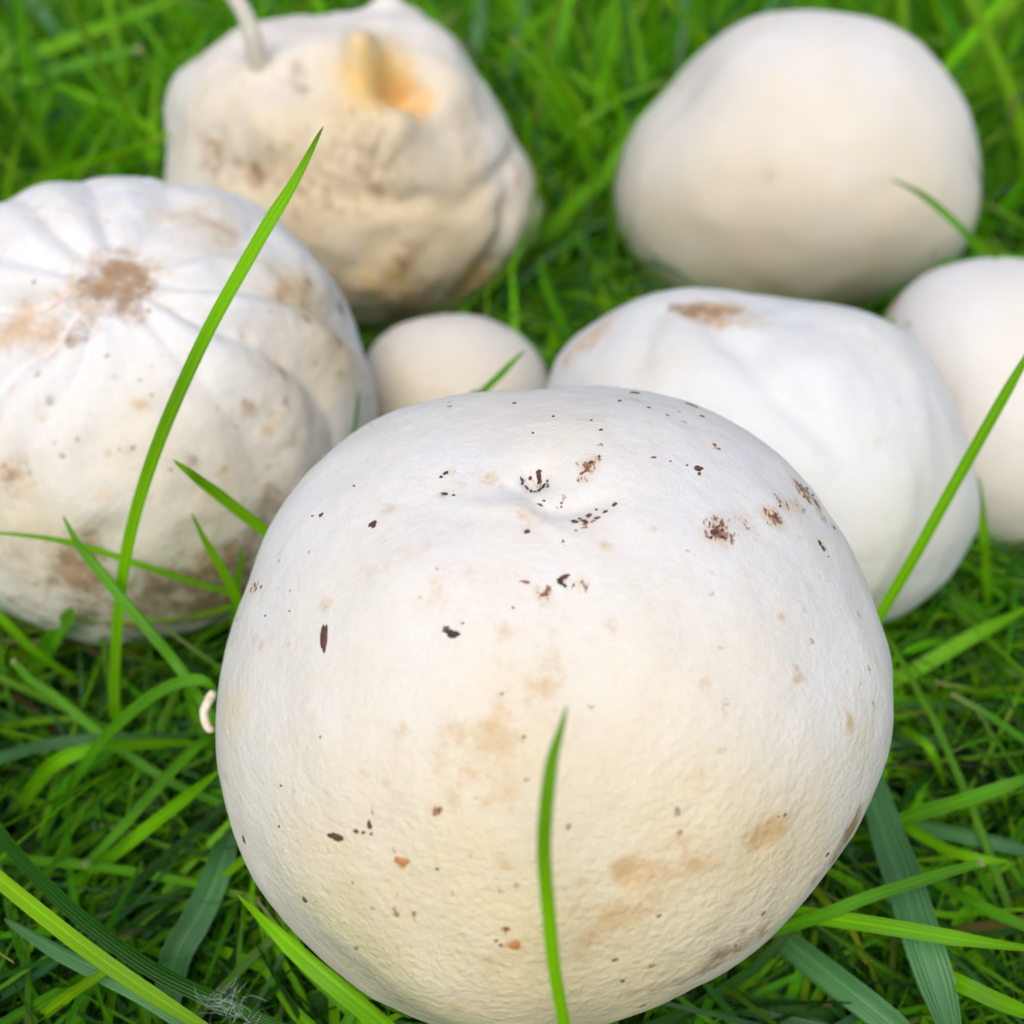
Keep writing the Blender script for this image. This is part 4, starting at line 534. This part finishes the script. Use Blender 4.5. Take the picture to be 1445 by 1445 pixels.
for key, S in PUFFBALLS.items():
    d, F = cube_sphere(RES[key])
    P = shape(S, d)
    C = np.array([S['C'][0], S['C'][1], 0.0])
    me = mesh_np('puffball_mushroom', P - C, F)
    stn = np.zeros((len(d), 4))
    rot = np.array(((.8, .36, -.48), (-.6, .48, -.64), (0, .8, .6)))
    jit = d + .035 * np.stack([fbm(d @ rot * 13 + j * 7.7, 4, 60 + j) for j in range(3)], -1)
    jit = unit(jit); jit0 = unit(d + .006 * (jit - d) / .035)
    for x, y, z, r, ch, a in S['stains']:
        al = np.arccos(np.clip((jit if ch else jit0) @ np.array((x, y, z)), -1, 1)) / (r if ch else r * 1.5)
        g = a * np.exp(-al ** 2 * .9)
        stn[:, ch] = 1 - (1 - stn[:, ch]) * (1 - np.clip(g, 0, 1)) if ch else np.maximum(stn[:, ch], g)
    attr(me, 'stain', stn)
    o = link('puffball_mushroom', me, MATS[key])
    o.location = C
    PUFF[key] = tag(o, LABELS[key], 'mushroom', 'puffball mushrooms gathered on the lawn')
bpy.context.view_layer.update()

# scabs of old skin and soil crumbs stuck on the spotted puffball: thin crisp-edged flakes
S = PUFFBALLS['front']; par = PUFF['front']
for i, (x, y, z, tx, ty, tz, L, Wd, tone) in enumerate(FLAKES):
    d0 = np.array((x, y, z)); tg = np.array((tx, ty, tz)); tg = unit(tg - d0 * (tg @ d0)); bn = np.cross(d0, tg)
    R = S['R']; n = 14
    th = np.linspace(0, 2 * np.pi, n, endpoint=False) + rng.uniform(0, .4)
    rr = .8 + .42 * rng.uniform(-1, 1, n)
    rr = .65 * rr + .175 * (np.roll(rr, 1) + np.roll(rr, -1))
    L *= 1.6; Wd *= 1.75
    a = rr * np.cos(th) * L / 2000 / R; b = rr * np.sin(th) * Wd / 2000 / R
    ring = unit(d0 + a[:, None] * tg + b[:, None] * bn)
    inner = unit(d0 + (a * .6)[:, None] * tg + (b * .6)[:, None] * bn)
    h = .00010 + .00012 * min(1, Wd / 1.0)
    N = d0
    p0 = shape(S, ring) - N * .00005; p1 = shape(S, inner) + N * h * rng.uniform(.5, 1.1, (n, 1)); pc = shape(S, d0[None]) + N * h * .8
    Vv = np.concatenate((p0, p1, pc)) - np.array(par.location)
    tri = []
    for j in range(n):
        k2 = (j + 1) % n
        tri += [(j, k2, n + k2), (j, n + k2, n + j), (n + j, n + k2, 2 * n)]
    link('scab', mesh_np('scab', Vv, tri, True), M_FLAKE[tone], par)

def tube(pts, r0, r1, n=8, seg=6, wob=.18, cap=False):
    pts = np.asarray(pts, float)
    t = np.linspace(0, len(pts) - 1, (len(pts) - 1) * seg + 1)
    c = catmull(pts, t); tg = unit(np.gradient(c, axis=0))
    up = np.array((.3, .8, .5)); s = unit(np.cross(tg, up)); w = np.cross(s, tg)
    r = np.linspace(r0, r1, len(c)) * (1 + wob * np.sin(np.arange(len(c)) * 1.3))
    if cap:
        u = np.linspace(-1, 1, len(c)); r = r * np.sqrt(np.clip(1 - u ** 6, 0, 1)) + 1e-6
    a = np.linspace(0, 2 * np.pi, n, endpoint=False)
    V = c[:, None] + r[:, None, None] * (np.cos(a)[None, :, None] * s[:, None] + np.sin(a)[None, :, None] * w[:, None])
    V = V.reshape(-1, 3); F = []
    for i in range(len(c) - 1):
        for j in range(n):
            k = (j + 1) % n
            F.append((i * n + j, i * n + k, (i + 1) * n + k, (i + 1) * n + j))
    return V, F

def catmull(p, t):
    k = np.clip(np.floor(t).astype(int), 0, len(p) - 2); f = (t - k)[:, None]
    g = lambda j: p[np.clip(k + j, 0, len(p) - 1)]
    a, b, c, e = g(-1), g(0), g(1), g(2)
    return b + .5 * f * (c - a + f * (2 * a - 5 * b + 4 * c - e + f * (3 * (b - c) + e - a)))

par = PUFF['backleft']
V, F = tube(EXTRA['strand'], .0026, .0017, 12, 6, .0)
link('root_strand', mesh_np('root_strand', V - np.array(par.location), F), plain('root strand', (.78, .74, .66), .7, c2=(.66, .58, .44)), par)

# ---------------------------------------------------------------- grass
TONES = {'bright': (.190, .500, .003), 'mid': (.115, .370, .008), 'dark': (.028, .130, .008), 'yellow': (.235, .480, .005), 'glauc': (.100, .270, .095)}

def ribbon(c, side, nrm, width, fold, tint, sd, across=5):
    """c,side,nrm (n,3); width (n,) -> verts, st coords"""
    n = len(c); s = np.linspace(-1, 1, across)
    V = c[:, None] + side[:, None] * (s[None, :, None] * width[:, None, None] / 2) + nrm[:, None] * ((np.abs(s)[None, :, None] - .3) * (fold * width)[:, None, None] / 2)
    st = np.stack((np.broadcast_to(s, (n, across)), np.broadcast_to(np.linspace(0, 1, n)[:, None], (n, across)), np.full((n, across), sd)), -1)
    k = np.arange(n * across).reshape(n, across)
    F = np.stack((k[:-1, :-1], k[:-1, 1:], k[1:, 1:], k[1:, :-1]), -1).reshape(-1, 4)
    return V.reshape(-1, 3), st.reshape(-1, 3), F

HERO = []
group = 'single grass blades standing out around the puffballs'
for i, (label, pts, wmm, tone, cut, tw) in enumerate(BLADES):
    p = np.array(pts); t = np.linspace(0, len(p) - 1, (len(p) - 1) * 7 + 1)
    c = catmull(p, t); n = len(c)
    tg = unit(np.gradient(c, axis=0))
    view = unit(np.array((0, -.8, .6)))               # blades present their upper face
    side = unit(np.cross(tg, view)); nr = np.cross(side, tg)
    a = tw + .2 * np.sin(np.linspace(0, 2.2, n) + i) 
    ca, sa = np.cos(a)[:, None], np.sin(a)[:, None]
    side, nr = side * ca + nr * sa, nr * ca - side * sa
    u = np.linspace(0, 1, n)
    w = wmm * 1.12 / 1000 * (.72 + .28 * np.sin(np.pi * np.clip(u * .9 + .1, 0, 1)))
    w = w * (np.clip((1 - u) / .22, 0, 1) ** .7 * .95 + .05 if not cut else .82 + .18 * np.clip((1 - u) / .2, 0, 1))
    V, st, F = ribbon(c, side, nr, w, np.full(n, .45), None, i * 3.7 + .3)
    base = np.array(TONES[tone])
    tint = np.tile(base, (len(V), 1))
    uu = st[:, 1]
    tint = tint * (1 + .25 * vnoise(np.stack((uu * 6, uu * 0 + i, uu * 0), -1), 4))[:, None]
    tip = np.clip((uu - (.955 if cut else .97)) / .03, 0, 1)[:, None] * (1 if cut else .5)
    tint = tint * (1 - tip) + np.array((.50, .42, .24)) * tip
    o0 = np.array((p[0][0], p[0][1], 0.0))
    hv = c[(len(c) // 6):] - np.array((0, 0, CAM_Z)); hl = np.linalg.norm(hv, axis=1); HERO.append((hv / hl[:, None], hl, hv / hl[:, None], wmm / 1000 * .75 + .0012))
    me = mesh_np('grass_blade', V - o0, F)
    attr(me, 'tint', np.c_[tint, np.ones(len(tint))]); attr(me, 'st', st, 'FLOAT_VECTOR')
    o = link('grass_blade', me, M_GRASS); o.location = o0
    tag(o, label, 'grass blade', group)

# camera-independent lawn: thousands of blades, bent and pressed aside by the puffballs
HULL = []
for key, S in PUFFBALLS.items():
    HULL.append((S, np.array(S['C'])))

def push_out(P, margin=.0008):
    """move points (..,3) out of the puffballs"""
    sh = P.shape; Q = P.reshape(-1, 3)
    for S, C in HULL:
        d = Q - C; L = np.linalg.norm(d, axis=1)
        near = L < S['R'] * 1.3
        if not near.any(): continue
        dn = d[near] / L[near, None]
        pb = shape(S, dn, False); Lb = np.linalg.norm(pb - C, axis=1) + margin
        ins = L[near] < Lb
        idx = np.where(near)[0][ins]
        Q[idx] = C + dn[ins] * Lb[ins, None]
    return Q.reshape(sh)

def inside_foot(x, y, f=.62):
    m = np.zeros(len(x), bool)
    for S, C in HULL:
        m |= (x - C[0]) ** 2 + (y - C[1]) ** 2 < (S['R'] * f) ** 2
    return m

def field(n, xr, yr, length, width, lean, bend, segs, across, seed, tones, droop=.0, zmin=.0015, keep=None, limit=None, azim=None, cutp=.3):
    r = np.random.default_rng(seed)
    x = r.uniform(*xr, n); y = r.uniform(*yr, n)
    # tufts
    cl = .55 + .6 * fbm(np.stack((x * 30, y * 30, x * 0), -1), 2, seed)
    ok = (r.uniform(0, 1, n) < np.clip(cl, .12, 1)) & ~inside_foot(x, y)
    if keep is not None: ok &= keep(x, y)
    x, y = x[ok], y[ok]; n = len(x)
    L = r.uniform(*length, n) * r.choice((1, 1, .7, 1.2), n); w = r.uniform(*width, n) * r.choice((1, 1, 1, 1.45), n)
    az = r.uniform(0, 2 * np.pi, n) if azim is None else azim(x, y, r)
    th0 = r.uniform(*lean, n); kap = r.uniform(*bend, n)
    s = np.linspace(0, 1, segs + 1)
    th = th0[:, None] + kap[:, None] * s[None] ** 1.2
    th = np.minimum(th, 2.0)
    az2 = az[:, None] + (r.normal(0, .35, n))[:, None] * s[None]
    ds = (L / segs)[:, None]
    hx = np.cumsum(np.sin(th) * np.cos(az2) * ds, 1); hy = np.cumsum(np.sin(th) * np.sin(az2) * ds, 1); hz = np.cumsum(np.cos(th) * ds, 1)
    P = np.stack((x[:, None] + hx, y[:, None] + hy, hz - ds - .003), -1)
    fl = r.uniform(zmin, zmin + .012, n)[:, None]
    lift = np.clip(s * 4, 0, 1)[None] * fl
    P[..., 2] = np.where(P[..., 2] < lift, lift, P[..., 2])
    P = push_out(P)
    if limit is not None: P = limit(P, r)
    n = len(P)
    tg = np.gradient(P, axis=1); tg = unit(tg + 1e-9)
    up = unit(np.stack((-np.cos(az), -np.sin(az), .6 + 0 * az), -1))[:n]
    side = unit(np.cross(tg, np.broadcast_to(up[:, None], tg.shape)) + 1e-6); nr = np.cross(side, tg)
    tw = (r.normal(0, .5, n)[:, None] + r.normal(0, .7, n)[:, None] * s[None])[..., None]
    side, nr = side * np.cos(tw) + nr * np.sin(tw), nr * np.cos(tw) - side * np.sin(tw)
    cut = r.uniform(0, 1, n) < cutp
    prof = np.where(cut[:, None], .85 + .15 * np.clip((1 - s) / .2, 0, 1)[None], (np.clip((1 - s) / .55, 0, 1) ** .8 * .94 + .06)[None]) * (.75 + .25 * np.sin(np.pi * s))[None]
    wid = w[:n, None] * prof
    q = np.linspace(-1, 1, across)
    fold = .4
    V = P[:, :, None] + side[:, :, None] * (q[None, None, :, None] * wid[:, :, None, None] / 2) + nr[:, :, None] * ((np.abs(q)[None, None, :, None] - .3) * fold * wid[:, :, None, None] / 2)
    k = np.arange(n * (segs + 1) * across).reshape(n, segs + 1, across)
    F = np.stack((k[:, :-1, :-1], k[:, :-1, 1:], k[:, 1:, 1:], k[:, 1:, :-1]), -1).reshape(-1, 4)
    st = np.empty(V.shape); st[..., 0] = q; st[..., 1] = s[None, :, None]; st[..., 2] = r.uniform(0, 9, n)[:, None, None]
    names, pr = zip(*tones)
    base = np.array([TONES[a] if a in TONES else a for a in names])[r.choice(len(names), n, p=np.array(pr) / sum(pr))]
    base = base * r.uniform(.7, 1.25, n)[:, None] * (1 + .12 * r.normal(0, 1, (n, 3)))
    tint = np.broadcast_to(base[:, None, None], V.shape).copy()
    tipm = .8 * (np.clip((s - .93) / .07, 0, 1)[None] * cut[:, None] * r.uniform(.3, 1, n)[:, None])[:, :, None, None]
    tint = tint * (1 - tipm) + np.array((.45, .36, .19)) * tipm
    return V.reshape(-1, 3), F, np.clip(tint.reshape(-1, 3), 0.002, 1), st.reshape(-1, 3)

CZ = CAM_Z; pr_ = math.radians(PITCH); FPX = .5 / math.tan(math.radians(FOV / 2))
def clear_view(P, r):
    """in front of the puffballs the grass has been flattened by hand; there the blades lie low"""
    def bad(P):
        Q = P.reshape(-1, 3); b = np.zeros(len(Q), bool); cam_p = np.array((0, 0, CZ))
        for S, C in HULL:
            ax = C - cam_p; D = np.linalg.norm(ax); ax = ax / D
            v = Q - cam_p; l = np.linalg.norm(v, axis=1)
            al = np.arccos(np.clip((v @ ax) / np.maximum(l, 1e-6), -1, 1))
            b |= (al < math.asin(min(.99, S['R'] * .90 / D))) & (l < D) 
        b |= np.linalg.norm(Q - cam_p, axis=1) < .14
        v = Q - cam_p; l = np.linalg.norm(v, axis=1); vn = v / l[:, None]
        cand = np.where((l < .32) & (Q[:, 2] > .004))[0]
        for h, hl, hn, wd in HERO:                        # nothing lies over the single blades
            c = cand[(vn[cand] @ h[len(h) // 2] > .80)]
            if len(c) == 0: continue
            dot = vn[c] @ hn.T; j = dot.argmax(1)
            an = np.sqrt(np.maximum(0, 2 - 2 * dot[np.arange(len(c)), j]))
            b[c] |= (an < wd / hl[j]) & (l[c] < hl[j] + .001)
        return b.reshape(P.shape[:2]).any(1)
    for f in (.55, .55, .5):
        m = bad(P)
        P[m, :, 2] *= f
    return P[~bad(P)]

lawn = []
N_, M_, B_, Y_, G_ = 'mid', 'bright', 'dark', 'yellow', 'glauc'
mixA = ((M_, .38), (N_, .34), (B_, .12), (G_, .12), (Y_, .05), ((.30, .23, .09), .012))
mixB = ((B_, .45), ((.018, .075, .006), .40), (G_, .05), (N_, .08), ((.07, .05, .02), .03))  # thatch greens darkened to paint in the deep shade between blades
# thatch of short flattened blades close to the soil
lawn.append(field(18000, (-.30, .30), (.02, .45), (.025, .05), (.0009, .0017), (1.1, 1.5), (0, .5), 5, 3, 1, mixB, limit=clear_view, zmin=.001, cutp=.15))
# lying and half-lying blades around the puffballs
lawn.append(field(19000, (-.30, .30), (.02, .45), (.04, .085), (.0010, .0019), (.55, 1.25), (.2, 1.1), 8, 3, 2, mixA, limit=clear_view, cutp=.15))
# fine long blades tangled over them
lawn.append(field(11000, (-.26, .26), (.03, .36), (.06, .10), (.0008, .0014), (.7, 1.3), (.1, .9), 8, 3, 8, mixA, limit=clear_view, cutp=.2))
# more upright lawn beyond
lawn.append(field(22000, (-.55, .55), (.30, .85), (.06, .125), (.0016, .0036), (.1, .8), (.1, 1.3), 7, 3, 3, ((M_, .55), (N_, .30), (B_, .05), (G_, .05), (Y_, .06)), limit=clear_view, cutp=.15))
lawn.append(field(16000, (-1.3, 1.3), (.75, 2.2), (.05, .11), (.002, .004), (.1, .8), (.1, 1.2), 5, 2, 4, ((M_, .55), (N_, .32), (Y_, .08)), cutp=.1))
lawn.append(field(16000, (-1.6, 1.6), (-1.2, .9), (.05, .10), (.002, .004), (.2, 1.0), (.1, 1.2), 5, 2, 5, ((M_, .5), (N_, .4), (Y_, .05)), cutp=.1,
                  keep=lambda x, y: ~((np.abs(x) < .30 + .4 * np.clip(y, 0, 1)) & (y > .02)) & (x * x + y * y > .14 ** 2)))
V = np.concatenate([a[0] for a in lawn]); off = 0; Fs = []
for a in lawn:
    Fs.append(a[1] + off); off += len(a[0])
me = mesh_np('grass', V, np.concatenate(Fs))
tint = np.concatenate([a[2] for a in lawn])
attr(me, 'tint', np.c_[tint, np.ones(len(tint))]); attr(me, 'st', np.concatenate([a[3] for a in lawn]), 'FLOAT_VECTOR')
lawn_o = link('grass', me, M_GRASS); lawn_o['kind'] = 'stuff'
tag(lawn_o, 'dense green lawn grass around and beneath the puffballs', 'grass')

# ---------------------------------------------------------------- small bits
a, b = (np.array(v) for v in EXTRA['shard'])
cpt = np.array([a, a * .6 + b * .4 + (.0006, 0, 0), b])
V, F = tube(np.array([a + (.0006, 0, .001), a, a * .5 + b * .5 - (.0007, 0, 0), b, b + (.0008, 0, -.0008)]), .0008, .0006, 10, 6, .05, True)
o0 = np.array((a[0], a[1], 0))
o = link('mushroom_fragment', mesh_np('mushroom_fragment', V - o0, F), plain('fragment flesh', (.82, .78, .70), .5, c2=(.72, .58, .40)))
o.location = o0; tag(o, 'small white curled mushroom fragment in the grass touching the spotted puffball', 'fragment')

s0, s1, s2 = (np.array(v) for v in EXTRA['silk'])
Vs, Fs, off = [], [], 0
r = np.random.default_rng(77)
for i in range(38):
    ctr = s0 + (s1 - s0) * np.clip(r.normal(.55, .2), 0, 1) + np.array((r.normal(0, .0010), r.normal(0, .0009), .0012 + abs(r.normal(0, .0003))))
    dd = unit(np.array((r.normal(0, 1), r.normal(0, .6), r.normal(0, .06)))); L = r.uniform(.002, .0055); bd = np.array((r.normal(0, 1), r.normal(0, 1), r.normal(0, .3))) * .0009
    V, F = tube([ctr - dd * L / 2, ctr - dd * L / 6 + bd, ctr + dd * L / 6 + bd * .6, ctr + dd * L / 2], .000014, .000009, 3, 3)
    Vs.append(V); Fs.append(np.array(F) + off); off += len(V)
o0 = np.array((s2[0], s2[1], s2[2]))
o = link('silk_tuft', mesh_np('silk_tuft', np.concatenate(Vs) - o0, np.concatenate(Fs)), plain('silk', (.8, .82, .85), .4, c2=(.7, .72, .75)))
o.location = o0; tag(o, 'wispy tuft of white silk threads on the broad dark grass leaf', 'silk')
